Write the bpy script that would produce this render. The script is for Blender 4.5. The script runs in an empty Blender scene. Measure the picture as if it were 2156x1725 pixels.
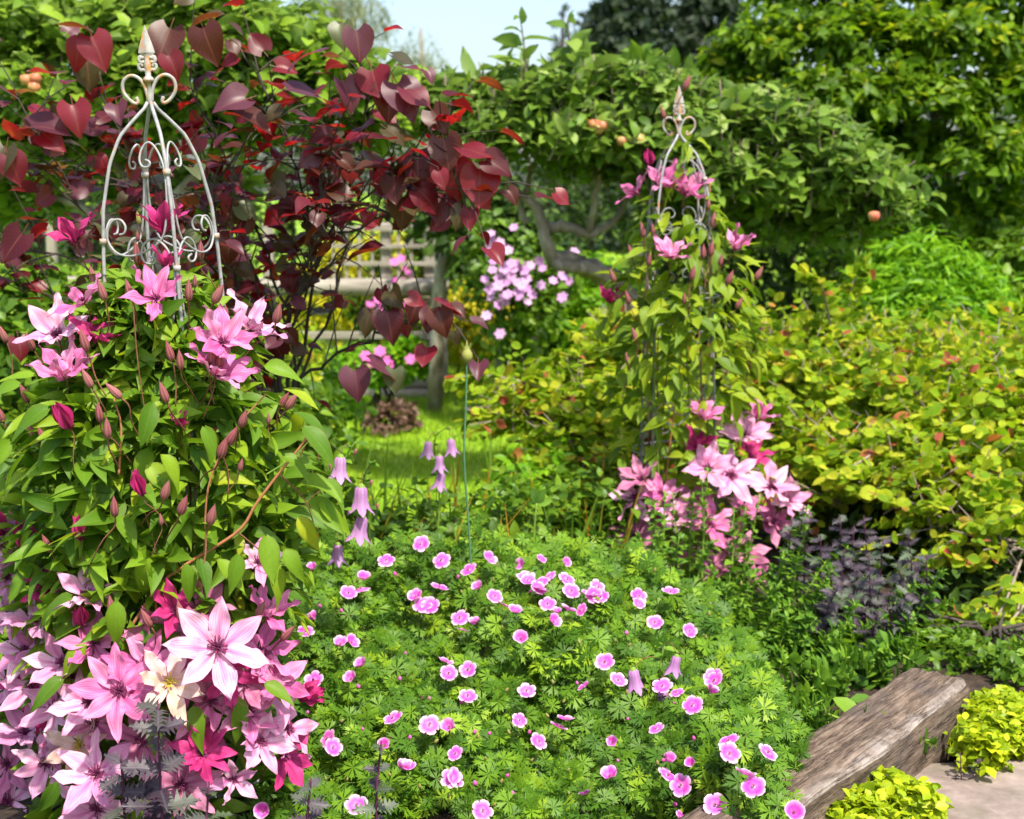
import bpy, math, random
import numpy as np
from mathutils import Matrix, Vector

random.seed(7)
rng = np.random.default_rng(11)
R = math.radians
scene = bpy.context.scene
COL = scene.collection

# ------------------------------------------------------------------ camera, sky, sun, exposure
CAM_H, PITCH, FPX = 1.55, R(8.9), 2156 * 50 / 36
cam_d = bpy.data.cameras.new('camera')
cam_d.lens, cam_d.sensor_width = 50, 36
cam_d.clip_start, cam_d.clip_end = 0.1, 2000
cam_d.dof.use_dof = True
cam_d.dof.focus_distance = 3.05
cam_d.dof.aperture_fstop = 4.6
cam = bpy.data.objects.new('camera', cam_d)
COL.objects.link(cam)
cam.location = (0, 0, CAM_H)
cam.rotation_euler = (math.pi / 2 - PITCH, 0, 0)
scene.camera = cam

SUN_EL, SUN_AZ = R(60), R(150)          # azimuth clockwise from +Y (straight ahead)
world = bpy.data.worlds.new('World')
scene.world = world
world.use_nodes = True
wn = world.node_tree
wn.nodes.clear()
wo = wn.nodes.new('ShaderNodeOutputWorld')
wb = wn.nodes.new('ShaderNodeBackground')
ws = wn.nodes.new('ShaderNodeTexSky')
ws.sky_type = 'NISHITA'
ws.sun_disc = False
ws.sun_elevation, ws.sun_rotation = SUN_EL, SUN_AZ
ws.air_density, ws.dust_density, ws.ozone_density = 1.0, 3.0, 1.0
wb.inputs['Strength'].default_value = 0.15
wn.links.new(ws.outputs[0], wb.inputs[0])
wn.links.new(wb.outputs[0], wo.inputs[0])

sun_d = bpy.data.lights.new('sun', 'SUN')
sun_d.energy, sun_d.angle, sun_d.color = 4.3, R(2.0), (1.0, 0.93, 0.79)
sun = bpy.data.objects.new('sun', sun_d)
COL.objects.link(sun)
sdir = Vector((math.sin(SUN_AZ) * math.cos(SUN_EL), math.cos(SUN_AZ) * math.cos(SUN_EL), math.sin(SUN_EL)))
sun.rotation_euler = sdir.to_track_quat('Z', 'Y').to_euler()
sun.location = (4, 2, 8)

vs = scene.view_settings
vs.view_transform, vs.look, vs.exposure, vs.gamma = 'Standard', 'None', 1.0, 1.0
vs.use_curve_mapping = False
scene.render.engine = 'CYCLES'
cy = scene.cycles
cy.use_denoising = True
try:
    cy.denoiser = 'OPENIMAGEDENOISE'
except Exception:
    pass
cy.max_bounces, cy.diffuse_bounces, cy.glossy_bounces = 7, 4, 2
cy.transmission_bounces, cy.transparent_max_bounces = 5, 4
cy.caustics_reflective = cy.caustics_refractive = False
cy.sample_clamp_indirect = 6.0

# ------------------------------------------------------------------ helpers
CP, SP = math.cos(PITCH), math.sin(PITCH)


def at(px, py, Y):
    """world point seen at reference position (px, py) of a 2156-wide picture, at distance Y along the garden"""
    u, v = (px - 1078) / FPX, (862.5 - py) / FPX
    d = np.array([u, CP + v * SP, -SP + v * CP])
    return np.array([0, 0, CAM_H]) + d * (Y / d[1])


def project(P):
    P = np.asarray(P, float) - np.array([0, 0, CAM_H])
    dep = P[:, 1] * CP - P[:, 2] * SP
    up = P[:, 1] * SP + P[:, 2] * CP
    dep = np.maximum(dep, 1e-3)
    return 1078 + FPX * P[:, 0] / dep, 862.5 - FPX * up / dep, dep


def nrm(a):
    a = np.asarray(a, float)
    return a / np.maximum(np.linalg.norm(a, axis=-1, keepdims=True), 1e-9)


def frames(d, n, s):
    """rotation*scale matrices: local y along d, local z towards n"""
    y = nrm(d)
    x = np.cross(y, n)
    bad = np.linalg.norm(x, axis=-1) < 1e-4
    if bad.any():
        x[bad] = np.cross(y[bad], np.array([0.3, 0.9, 0.2]))
    x = nrm(x)
    z = np.cross(x, y)
    M = np.stack([x, y, z], -1)
    s = np.asarray(s, float)
    return M * (s[:, None, None] if s.ndim == 1 else s[:, None, :])


def make_mesh(name, V, F, mat, uv=None, rnd=None, smooth=True):
    me = bpy.data.meshes.new(name)
    V = np.ascontiguousarray(V, dtype=np.float32)
    F = np.ascontiguousarray(F, dtype=np.int32)
    me.vertices.add(len(V))
    me.vertices.foreach_set('co', V.ravel())
    me.loops.add(F.size)
    me.loops.foreach_set('vertex_index', F.ravel())
    me.polygons.add(len(F))
    me.polygons.foreach_set('loop_start', np.arange(len(F), dtype=np.int32) * F.shape[1])
    me.update(calc_edges=True)
    me.polygons.foreach_set('use_smooth', np.full(len(F), smooth, dtype=bool))
    if uv is not None:
        l = me.uv_layers.new(name='UVMap')
        l.data.foreach_set('uv', np.ascontiguousarray(uv[F.ravel()], dtype=np.float32).ravel())
    if rnd is not None:
        a = me.attributes.new('rnd', 'FLOAT', 'FACE')
        a.data.foreach_set('value', np.ascontiguousarray(rnd, dtype=np.float32))
    if mat is not None:
        me.materials.append(mat)
    return me


def link(name, me, parent=None, M=None, loc=None):
    o = bpy.data.objects.new(name, me)
    COL.objects.link(o)
    if parent is not None:
        o.parent = parent
    if M is not None:
        o.matrix_basis = M
    if loc is not None:
        o.location = loc
    return o


def tag(o, label=None, cat=None, group=None, kind=None):
    if label: o['label'] = label
    if cat: o['category'] = cat
    if group: o['group'] = group
    if kind: o['kind'] = kind
    return o


def thing(name, label, cat, loc, group=None):
    o = bpy.data.objects.new(name, None)
    o.empty_display_size = 0.05
    COL.objects.link(o)
    o.location = loc
    return tag(o, label, cat, group)


def mat4(M, T):
    m = Matrix.Identity(4)
    for i in range(3):
        for j in range(3):
            m[i][j] = float(M[i][j])
        m[i][3] = float(T[i])
    return m


def tube(P, r, k=6, closed_ends=True):
    P = np.asarray(P, float)
    n = len(P)
    r = np.full(n, r, float) if np.isscalar(r) else np.asarray(r, float)
    t = np.gradient(P, axis=0)
    t = nrm(t)
    a = np.array([0.31, 0.17, 0.93])
    if abs(np.dot(a, t[0])) > 0.9:
        a = np.array([0.9, 0.3, 0.1])
    N = np.zeros_like(P)
    u = nrm(np.cross(t[0], a))
    for i in range(n):
        u = nrm(u - t[i] * np.dot(u, t[i]))
        N[i] = u
    B = np.cross(t, N)
    ang = np.arange(k) * 2 * np.pi / k
    V = (P[:, None, :] + r[:, None, None] * (np.cos(ang)[None, :, None] * N[:, None, :] + np.sin(ang)[None, :, None] * B[:, None, :])).reshape(-1, 3)
    i, j = np.meshgrid(np.arange(n - 1), np.arange(k), indexing='ij')
    a_, b_ = i * k + j, i * k + (j + 1) % k
    c_, d_ = a_ + k, b_ + k
    F = np.concatenate([np.stack([a_, b_, d_], -1).reshape(-1, 3), np.stack([a_, d_, c_], -1).reshape(-1, 3)])
    if closed_ends:
        V = np.concatenate([V, P[:1], P[-1:]])
        j = np.arange(k)
        F = np.concatenate([F, np.stack([np.full(k, n * k), (j + 1) % k, j], -1), np.stack([np.full(k, n * k + 1), (n - 1) * k + j, (n - 1) * k + (j + 1) % k], -1)])
    return V, F


def lathe(prof, k=12, lobes=None):
    """prof: list of (radius, z)"""
    prof = np.asarray(prof, float)
    n = len(prof)
    ang = np.arange(k) * 2 * np.pi / k
    V = np.stack([prof[:, 0:1] * np.cos(ang), prof[:, 0:1] * np.sin(ang), np.repeat(prof[:, 1:2], k, 1)], -1).reshape(-1, 3)
    i, j = np.meshgrid(np.arange(n - 1), np.arange(k), indexing='ij')
    a_, b_ = i * k + j, i * k + (j + 1) % k
    c_, d_ = a_ + k, b_ + k
    F = np.concatenate([np.stack([a_, b_, d_], -1).reshape(-1, 3), np.stack([a_, d_, c_], -1).reshape(-1, 3)])
    uv = np.stack([np.tile(np.arange(k) / k, n), np.repeat(np.linspace(0, 1, n), k)], -1)
    return V, F, uv


def cat(parts):
    Vs, Fs, o = [], [], 0
    for V, F in parts:
        Vs.append(V)
        Fs.append(F + o)
        o += len(V)
    return np.concatenate(Vs), np.concatenate(Fs)


def box(cx, cy_, cz, sx, sy, sz, bev=0.0, rot=None):
    """bevelled box as triangles"""
    b = min(bev, 0.45 * min(sx, sy, sz)) if bev else 0
    hx, hy, hz = sx / 2, sy / 2, sz / 2
    pts = []
    if b:
        ring = [(-hx + b, -hy), (hx - b, -hy), (hx, -hy + b), (hx, hy - b), (hx - b, hy), (-hx + b, hy), (-hx, hy - b), (-hx, -hy + b)]
        ins = [(x * (1 - b / hx) if abs(x) == hx or True else x, y * (1 - b / hy)) for x, y in ring]
        for z, rr in ((-hz, ins), (-hz + b, ring), (hz - b, ring), (hz, ins)):
            pts += [(x, y, z) for x, y in rr]
        k, n = 8, 4
    else:
        ring = [(-hx, -hy), (hx, -hy), (hx, hy), (-hx, hy)]
        for z in (-hz, hz):
            pts += [(x, y, z) for x, y in ring]
        k, n = 4, 2
    F = []
    for i in range(n - 1):
        for j in range(k):
            a, b2 = i * k + j, i * k + (j + 1) % k
            F += [(a, b2, b2 + k), (a, b2 + k, a + k)]
    for j in range(1, k - 1):
        F += [(0, j + 1, j), ((n - 1) * k, (n - 1) * k + j, (n - 1) * k + j + 1)]
    V = np.array(pts, float)
    if rot is not None:
        V = V @ np.array(rot).T
    return V + np.array([cx, cy_, cz]), np.array(F)


def rotz(a):
    c, s = math.cos(a), math.sin(a)
    return np.array([[c, -s, 0], [s, c, 0], [0, 0, 1]])


def spline(P, n):
    """Catmull-Rom through points"""
    P = np.asarray(P, float)
    Q = np.concatenate([[2 * P[0] - P[1]], P, [2 * P[-1] - P[-2]]])
    t = np.linspace(0, len(P) - 1 - 1e-6, n)
    i = t.astype(int)
    f = (t - i)[:, None]
    a, b, c, d = Q[i], Q[i + 1], Q[i + 2], Q[i + 3]
    return 0.5 * (2 * b + (c - a) * f + (2 * a - 5 * b + 4 * c - d) * f ** 2 + (3 * b - 3 * c + d - a) * f ** 3)


# ---- leaf templates: dict(v, f, uv); x across, y along (0..1), z up
def grid_leaf(wp, nu=2, nv=5, fold=0.25, curl=-0.3, wave=0.0, ph=0.0, twist=0.0, heart=0.0, cup=0.0, petiole=0.0, wv=7.0):
    v = np.linspace(0, 1, nv + 1)
    s = np.linspace(-1, 1, nu + 1)
    wx, wy = zip(*wp)
    w = np.interp(v, wx, wy)
    V_, S_ = np.meshgrid(v, s, indexing='ij')
    X = S_ * w[:, None]
    Yv = V_ - heart * np.abs(S_) ** 1.6 * (1 - V_) ** 2
    Z = fold * np.abs(X) + curl * V_ ** 2 + wave * np.sin(V_ * wv + ph + S_ * 1.3) * np.abs(S_) - cup * S_ ** 2 * w[:, None]
    a = twist * V_
    X, Z = X * np.cos(a) - Z * np.sin(a) * 0.6, Z + X * np.sin(a)
    P = np.stack([X, Yv, Z], -1).reshape(-1, 3)
    i, j = np.meshgrid(np.arange(nv), np.arange(nu), indexing='ij')
    k = nu + 1
    A = i * k + j
    F = np.concatenate([np.stack([A, A + 1, A + k + 1], -1).reshape(-1, 3), np.stack([A, A + k + 1, A + k], -1).reshape(-1, 3)])
    UV = np.stack([(S_ + 1) / 2, V_], -1).reshape(-1, 2)
    if petiole:
        n0 = len(P)
        P = np.concatenate([P, np.array([[-0.012, 0, 0], [0.012, 0, 0], [0.012, -petiole, petiole * 0.25], [-0.012, -petiole, petiole * 0.25]])])
        F = np.concatenate([F, np.array([[n0, n0 + 1, n0 + 2], [n0, n0 + 2, n0 + 3]])])
        UV = np.concatenate([UV, np.full((4, 2), 0.5)])
    return dict(v=P, f=F, uv=UV)


W_CLEM = [(0, 0.03), (0.08, 0.14), (0.2, 0.21), (0.35, 0.228), (0.55, 0.188), (0.75, 0.11), (0.9, 0.04), (1, 0.0)]
W_HEART = [(0, 0.26), (0.08, 0.40), (0.2, 0.50), (0.35, 0.52), (0.55, 0.43), (0.75, 0.25), (0.9, 0.08), (1, 0.0)]
W_ROUND = [(0, 0.06), (0.1, 0.22), (0.3, 0.36), (0.5, 0.39), (0.7, 0.33), (0.88, 0.17), (1, 0.0)]
W_APPLE = [(0, 0.03), (0.2, 0.2), (0.45, 0.26), (0.7, 0.2), (1, 0.0)]
W_OVAL = [(0, 0.05), (0.2, 0.23), (0.45, 0.29), (0.7, 0.22), (1, 0.0)]
W_PETAL = [(0, 0.05), (0.12, 0.095), (0.28, 0.175), (0.45, 0.225), (0.6, 0.215), (0.75, 0.155), (0.87, 0.08), (0.95, 0.028), (1, 0.0)]
W_LANCE = [(0, 0.02), (0.25, 0.09), (0.5, 0.10), (0.75, 0.07), (1, 0)]

T_CLEM = [grid_leaf(W_CLEM, 4, 8, fold=0.28 + 0.1 * (i % 3), curl=-0.12 - 0.11 * i, wave=0.012 + 0.006 * i, ph=i * 1.7, twist=(-0.5, 0.1, 0.6, -0.2, 0.35)[i], heart=0.05) for i in range(5)]
T_HEART = [grid_leaf(W_HEART, 6, 9, fold=0.12 + 0.17 * (i % 3), curl=-0.10 - 0.12 * i, wave=0.045, ph=i * 2.1, heart=0.22, twist=(-0.25, 0.2, 0, 0.3)[i], petiole=0.35) for i in range(4)]
T_ROUND = [grid_leaf(W_ROUND, 4, 5, fold=0.12 + 0.12 * i, curl=-0.16 + 0.06 * i, wave=0.02, ph=i, heart=0.06) for i in range(3)]
T_APPLE = [grid_leaf(W_APPLE, 2, 4, fold=0.35, curl=-0.2 - 0.15 * i, wave=0.02, ph=i) for i in range(3)]
T_OVAL = [grid_leaf(W_OVAL, 2, 4, fold=0.3, curl=-0.22 - 0.1 * i) for i in range(2)]
T_FAR = [dict(v=np.array([[0, 0, 0], [0.22, 0.45, 0.06], [0, 1, -0.1], [-0.22, 0.45, 0.06]]), f=np.array([[0, 1, 2], [0, 2, 3]]), uv=np.zeros((4, 2)))]
T_NEEDLE = [dict(v=np.array([[0, 0, 0], [0.06, 0.5, 0.0], [0, 1, -0.05], [-0.06, 0.5, 0.0]]), f=np.array([[0, 1, 2], [0, 2, 3]]), uv=np.zeros((4, 2)))]
T_LANCE = [grid_leaf(W_LANCE, 2, 4, fold=0.3, curl=-0.25 - 0.2 * i) for i in range(2)]
T_OREG = [grid_leaf(W_ROUND, 2, 3, fold=0.25, curl=-0.15)]


def geranium_leaf(seed):
    r = np.random.default_rng(seed)
    V, F = [np.zeros(3)], []
    for a in np.linspace(-2.35, 2.35, 7):
        L = 0.52 * (1 - 0.12 * abs(a) / 2.3) * r.uniform(0.9, 1.1)
        lift = r.uniform(-0.12, 0.06)

        def p(t, s, z=0):
            ca, sa = math.cos(a), math.sin(a)
            y, x = L * t, s
            return np.array([x * ca + y * sa, -x * sa + y * ca, lift * t + z])
        b = len(V)
        V += [p(0.40, -0.048), p(0.40, 0.048), p(0.58, 0, 0.015),
              p(0.88, -0.135), p(0.72, -0.046, 0), p(1.06, 0, -0.03), p(0.72, 0.046, 0), p(0.88, 0.135)]
        F += [(0, b + 1, b), (b, b + 1, b + 2), (b, b + 2, b + 4), (b, b + 4, b + 3), (b + 4, b + 2, b + 5), (b + 2, b + 6, b + 5), (b + 1, b + 7, b + 6), (b + 1, b + 6, b + 2)]
    V = np.array(V)
    V[:, 1] += 0.3
    uv = np.stack([np.full(len(V), 0.25), np.clip(np.linalg.norm(V[:, :2] - [0, 0.3], axis=1) / 0.52, 0, 1)], -1)
    return dict(v=V, f=np.array(F), uv=uv)


T_GER = [geranium_leaf(i) for i in range(4)]


def jagged_leaf(seed):
    r = np.random.default_rng(seed)
    V, F = [], []
    n = 6
    ys = np.linspace(0.12, 0.92, n)
    V += [np.array([0, 0, 0.0])]
    mid = []
    for i, y in enumerate(ys):
        mid.append(len(V))
        V.append(np.array([0, y, -0.22 * y * y]))
    tip = len(V)
    V.append(np.array([0, 1.0, -0.26]))
    for s in (-1, 1):
        prev = 0
        for i, y in enumerate(ys):
            w = 0.40 * math.sin(math.pi * min(1, (y + 0.05)) ** 0.8) * r.uniform(0.8, 1.15) + 0.03
            z = -0.22 * y * y + 0.06 * r.uniform(-0.3, 1)
            a = len(V)
            V += [np.array([s * min(0.11, w * 0.5), y - 0.09, z * 0.9 + 0.015]), np.array([s * w, y + 0.06, z + 0.03]), np.array([s * min(0.13, w * 0.55), y + 0.055, z + 0.015])]
            nxt = mid[i + 1] if i + 1 < n else tip
            tri = [(prev, a, mid[i]), (a, a + 1, a + 2), (a, a + 2, mid[i]), (mid[i], a + 2, nxt)]
            F += [t if s > 0 else t[::-1] for t in tri]
            prev = mid[i]
    V = np.array(V)
    uv = np.stack([np.clip(0.5 + V[:, 0], 0, 1), np.clip(V[:, 1], 0, 1)], -1)
    return dict(v=V, f=np.array(F), uv=uv)


T_JAG = [jagged_leaf(i) for i in range(3)]

# ------------------------------------------------------------------ materials
def nt(name):
    m = bpy.data.materials.new(name)
    m.use_nodes = True
    n = m.node_tree
    n.nodes.clear()
    return m, n


def N(n, t, **kw):
    x = n.nodes.new(t)
    for k, v in kw.items():
        if k in x.inputs.keys():
            x.inputs[k].default_value = v
        else:
            setattr(x, k, v)
    return x


def math_(n, op, a, b=None, clamp=False):
    x = n.nodes.new('ShaderNodeMath')
    x.operation = op
    x.use_clamp = clamp
    for i, q in enumerate((a, b)):
        if q is None: continue
        if isinstance(q, (int, float)):
            x.inputs[i].default_value = q
        else:
            n.links.new(q, x.inputs[i])
    return x.outputs[0]


def mixc(n, fac, a, b, blend='MIX'):
    x = n.nodes.new('ShaderNodeMix')
    x.data_type = 'RGBA'
    x.blend_type = blend
    for k, q in ((0, fac), (6, a), (7, b)):
        if isinstance(q, (int, float)):
            x.inputs[k].default_value = q
        elif isinstance(q, tuple):
            x.inputs[k].default_value = (*q[:3], 1)
        else:
            n.links.new(q, x.inputs[k])
    return x.outputs[2]


def ramp(n, fac, stops, interp='LINEAR'):
    x = n.nodes.new('ShaderNodeValToRGB')
    x.color_ramp.interpolation = interp
    e = x.color_ramp.elements
    while len(e) < len(stops):
        e.new(0.5)
    for i, (p, c) in enumerate(stops):
        e[i].position = p
        e[i].color = (*c, 1)
    n.links.new(fac, x.inputs[0])
    return x.outputs[0]


def rnd_node(n):
    oi = N(n, 'ShaderNodeObjectInfo')
    at_ = N(n, 'ShaderNodeAttribute', attribute_name='rnd')
    return math_(n, 'FRACT', math_(n, 'ADD', oi.outputs['Random'], at_.outputs['Fac']))


def leaf_mat(name, stops, trans=0.4, rough=0.42, spec=0.35, tgain=(1.25, 1.25, 0.8), vein=0.0, veincol=(0.3, 0.4, 0.1), edge=None, under=None, pleat=0.0, sheen=None):
    m, n = nt(name)
    out = N(n, 'ShaderNodeOutputMaterial')
    r = rnd_node(n)
    c = ramp(n, r, stops)
    tc = N(n, 'ShaderNodeTexCoord')
    no = N(n, 'ShaderNodeTexNoise', Scale=14.0, Detail=3.0)
    n.links.new(tc.outputs['Object'], no.inputs['Vector'])
    c = mixc(n, 0.35, c, mixc(n, no.outputs[0], (0.45, 0.45, 0.4), (1.5, 1.5, 1.5)), 'MULTIPLY')
    uvn = N(n, 'ShaderNodeUVMap')
    sx = N(n, 'ShaderNodeSeparateXYZ')
    n.links.new(uvn.outputs[0], sx.inputs[0])
    au = math_(n, 'ABSOLUTE', math_(n, 'SUBTRACT', sx.outputs[0], 0.5))
    if vein:
        has = math_(n, 'GREATER_THAN', sx.outputs[1], 0.001)
        mid = math_(n, 'SUBTRACT', 1.0, math_(n, 'MULTIPLY', au, 26.0), True)
        side = math_(n, 'SINE', math_(n, 'MULTIPLY', math_(n, 'SUBTRACT', sx.outputs[1], math_(n, 'MULTIPLY', au, 0.8)), 52.0))
        side = math_(n, 'MULTIPLY', math_(n, 'SUBTRACT', side, 0.86, True), 3.0, True)
        vv = math_(n, 'MULTIPLY', math_(n, 'MAXIMUM', mid, math_(n, 'MULTIPLY', side, 0.6)), has)
        c = mixc(n, math_(n, 'MULTIPLY', vv, vein), c, veincol)
    if edge:
        ef = math_(n, 'MULTIPLY', math_(n, 'SUBTRACT', au, 0.38, True), 7.0, True)
        has2 = math_(n, 'GREATER_THAN', sx.outputs[1], 0.001)
        c = mixc(n, math_(n, 'MULTIPLY', math_(n, 'MULTIPLY', ef, has2), 0.8), c, edge)
    if under:
        g = N(n, 'ShaderNodeNewGeometry')
        c = mixc(n, math_(n, 'MULTIPLY', g.outputs['Backfacing'], 0.75), c, under)
    p = N(n, 'ShaderNodeBsdfPrincipled', Roughness=rough)
    p.inputs['Specular IOR Level'].default_value = spec
    n.links.new(c, p.inputs['Base Color'])
    if sheen:
        p.inputs['Sheen Weight'].default_value = sheen
    if pleat:
        bmp = N(n, 'ShaderNodeBump', Strength=pleat, Distance=0.002)
        sd = math_(n, 'SINE', math_(n, 'MULTIPLY', math_(n, 'SUBTRACT', sx.outputs[1], math_(n, 'MULTIPLY', au, 0.9)), 55.0))
        n.links.new(sd, bmp.inputs['Height'])
        n.links.new(bmp.outputs[0], p.inputs['Normal'])
    t = N(n, 'ShaderNodeBsdfTranslucent')
    n.links.new(mixc(n, 1.0, c, tgain, 'MULTIPLY'), t.inputs[0])
    mx = N(n, 'ShaderNodeMixShader', Fac=trans)
    n.links.new(p.outputs[0], mx.inputs[1])
    n.links.new(t.outputs[0], mx.inputs[2])
    n.links.new(mx.outputs[0], out.inputs[0])
    return m


def petal_mat(name, base, pale, stripe, tipc=None, trans=0.3, stripe_amt=0.8, dry=None):
    m, n = nt(name)
    out = N(n, 'ShaderNodeOutputMaterial')
    r = rnd_node(n)
    uvn = N(n, 'ShaderNodeUVMap')
    sx = N(n, 'ShaderNodeSeparateXYZ')
    n.links.new(uvn.outputs[0], sx.inputs[0])
    au = math_(n, 'ABSOLUTE', math_(n, 'SUBTRACT', sx.outputs[0], 0.5))
    mp = N(n, 'ShaderNodeMapping')
    mp.inputs['Scale'].default_value = (26, 2.2, 1)
    n.links.new(uvn.outputs[0], mp.inputs[0])
    no = N(n, 'ShaderNodeTexNoise', Scale=1.0, Detail=4.0)
    n.links.new(mp.outputs[0], no.inputs['Vector'])
    no2 = N(n, 'ShaderNodeTexNoise', Scale=38.0, Detail=2.0)
    tc = N(n, 'ShaderNodeTexCoord')
    n.links.new(tc.outputs['Object'], no2.inputs['Vector'])
    f = math_(n, 'ADD', math_(n, 'MULTIPLY', math_(n, 'SUBTRACT', no.outputs[0], 0.32), 2.1), math_(n, 'MULTIPLY', math_(n, 'SUBTRACT', r, 0.5), 0.5), True)
    vl = math_(n, 'SINE', math_(n, 'MULTIPLY', math_(n, 'ADD', sx.outputs[0], math_(n, 'MULTIPLY', no.outputs[0], 0.06)), 62.0))
    vl = math_(n, 'MULTIPLY', math_(n, 'SUBTRACT', vl, 0.35, True), 0.5)
    f = math_(n, 'SUBTRACT', f, math_(n, 'MULTIPLY', vl, 0.9), True)
    c = mixc(n, f, base, pale)
    st = math_(n, 'SUBTRACT', 1.0, math_(n, 'MULTIPLY', au, 4.6), True)
    st = math_(n, 'MULTIPLY', st, math_(n, 'SUBTRACT', 1.15, sx.outputs[1], True))
    g = N(n, 'ShaderNodeNewGeometry')
    st = math_(n, 'MULTIPLY', st, math_(n, 'ADD', stripe_amt, math_(n, 'MULTIPLY', g.outputs['Backfacing'], 0.5)), True)
    c = mixc(n, st, c, stripe)
    ed = math_(n, 'MULTIPLY', math_(n, 'SUBTRACT', au, 0.4, True), 5.0, True)
    c = mixc(n, math_(n, 'MULTIPLY', ed, 0.35), c, base)
    if dry:
        df = math_(n, 'MULTIPLY', math_(n, 'SUBTRACT', math_(n, 'ADD', no2.outputs[0], math_(n, 'MULTIPLY', r, 0.25)), 0.5, True), 4.0, True)
        c = mixc(n, df, c, dry)
    p = N(n, 'ShaderNodeBsdfPrincipled', Roughness=0.55)
    p.inputs['Specular IOR Level'].default_value = 0.25
    n.links.new(c, p.inputs['Base Color'])
    bmp = N(n, 'ShaderNodeBump', Strength=0.25, Distance=0.002)
    n.links.new(no.outputs[0], bmp.inputs['Height'])
    n.links.new(bmp.outputs[0], p.inputs['Normal'])
    t = N(n, 'ShaderNodeBsdfTranslucent')
    n.links.new(c, t.inputs[0])
    mx = N(n, 'ShaderNodeMixShader', Fac=trans)
    n.links.new(p.outputs[0], mx.inputs[1])
    n.links.new(t.outputs[0], mx.inputs[2])
    n.links.new(mx.outputs[0], out.inputs[0])
    return m


def noise_mat(name, stops, scale=8.0, stretch=(1, 1, 1), rough=0.8, bump=0.3, bdist=0.01, detail=6.0, metallic=0.0, spec=0.3, coords='Object', second=None):
    m, n = nt(name)
    out = N(n, 'ShaderNodeOutputMaterial')
    tc = N(n, 'ShaderNodeTexCoord')
    mp = N(n, 'ShaderNodeMapping')
    mp.inputs['Scale'].default_value = stretch
    n.links.new(tc.outputs[coords], mp.inputs[0])
    no = N(n, 'ShaderNodeTexNoise', Scale=scale, Detail=detail, Roughness=0.62)
    n.links.new(mp.outputs[0], no.inputs['Vector'])
    c = ramp(n, no.outputs[0], stops)
    if second:
        no2 = N(n, 'ShaderNodeTexNoise', Scale=second[0], Detail=5.0, Roughness=0.65)
        n.links.new(tc.outputs[coords], no2.inputs['Vector'])
        k = math_(n, 'MULTIPLY', math_(n, 'SUBTRACT', no2.outputs[0], second[1], True), second[2], True)
        c = mixc(n, k, c, second[3])
    p = N(n, 'ShaderNodeBsdfPrincipled', Roughness=rough, Metallic=metallic)
    p.inputs['Specular IOR Level'].default_value = spec
    n.links.new(c, p.inputs['Base Color'])
    if bump:
        b = N(n, 'ShaderNodeBump', Strength=bump, Distance=bdist)
        n.links.new(no.outputs[0], b.inputs['Height'])
        n.links.new(b.outputs[0], p.inputs['Normal'])
    n.links.new(p.outputs[0], out.inputs[0])
    return m


M = {}
M['clem'] = leaf_mat('clematis_leaf', [(0, (0.06, 0.145, 0.011)), (0.4, (0.12, 0.235, 0.013)), (0.75, (0.18, 0.31, 0.015)), (0.95, (0.23, 0.34, 0.016)), (1, (0.34, 0.40, 0.02))], trans=0.40, rough=0.5, spec=0.25, vein=0.35, veincol=(0.20, 0.31, 0.05), edge=(0.13, 0.16, 0.02))
M['clem2'] = leaf_mat('clematis_leaf_light', [(0, (0.10, 0.18, 0.012)), (0.5, (0.17, 0.27, 0.014)), (1, (0.29, 0.37, 0.018))], trans=0.45, rough=0.5, spec=0.25, vein=0.2, veincol=(0.22, 0.33, 0.06))
M['redbud'] = leaf_mat('redbud_leaf', [(0, (0.075, 0.006, 0.012)), (0.16, (0.075, 0.007, 0.013)), (0.2, (0.20, 0.010, 0.024)), (0.38, (0.15, 0.012, 0.024)), (0.43, (0.12, 0.036, 0.062)), (0.56, (0.09, 0.024, 0.042)), (0.6, (0.075, 0.014, 0.014)), (0.78, (0.075, 0.022, 0.012)), (0.82, (0.065, 0.052, 0.018)), (0.92, (0.055, 0.052, 0.022)), (0.95, (0.07, 0.09, 0.05)), (1, (0.12, 0.17, 0.06))], trans=0.45, rough=0.42, spec=0.45, tgain=(2.6, 0.75, 0.55), vein=0.55, veincol=(0.24, 0.09, 0.06))  # mauve stops put sky sheen, bright crimson ones backlit glow, into the leaf colour
M['apple_leaf'] = leaf_mat('apple_leaf', [(0, (0.06, 0.125, 0.014)), (0.5, (0.125, 0.23, 0.022)), (0.85, (0.20, 0.31, 0.035)), (1, (0.30, 0.40, 0.11))], trans=0.42, rough=0.5, spec=0.3, under=(0.15, 0.235, 0.06))
M['apple_light'] = leaf_mat('apple_leaf_light', [(0, (0.08, 0.16, 0.012)), (0.5, (0.15, 0.26, 0.018)), (1, (0.25, 0.38, 0.03))], trans=0.42, rough=0.5, spec=0.25, under=(0.19, 0.28, 0.07))
M['tree_leaf'] = leaf_mat('tree_leaf', [(0, (0.045, 0.105, 0.007)), (0.5, (0.10, 0.195, 0.009)), (0.9, (0.18, 0.30, 0.011)), (1, (0.34, 0.38, 0.014))], trans=0.46, rough=0.45, spec=0.25)
M['gold_leaf'] = leaf_mat('gold_leaf', [(0, (0.10, 0.21, 0.010)), (0.3, (0.20, 0.345, 0.013)), (0.62, (0.33, 0.46, 0.018)), (0.85, (0.48, 0.54, 0.035)), (0.955, (0.50, 0.46, 0.04)), (0.965, (0.46, 0.15, 0.06)), (1, (0.46, 0.07, 0.075))], trans=0.45, rough=0.55, spec=0.2, vein=0.35, veincol=(0.14, 0.22, 0.02), pleat=0.5, edge=(0.50, 0.48, 0.03))
M['lime_leaf'] = leaf_mat('lime_leaf', [(0, (0.08, 0.21, 0.007)), (0.6, (0.14, 0.32, 0.009)), (1, (0.22, 0.40, 0.012))], trans=0.4, spec=0.2)
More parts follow.
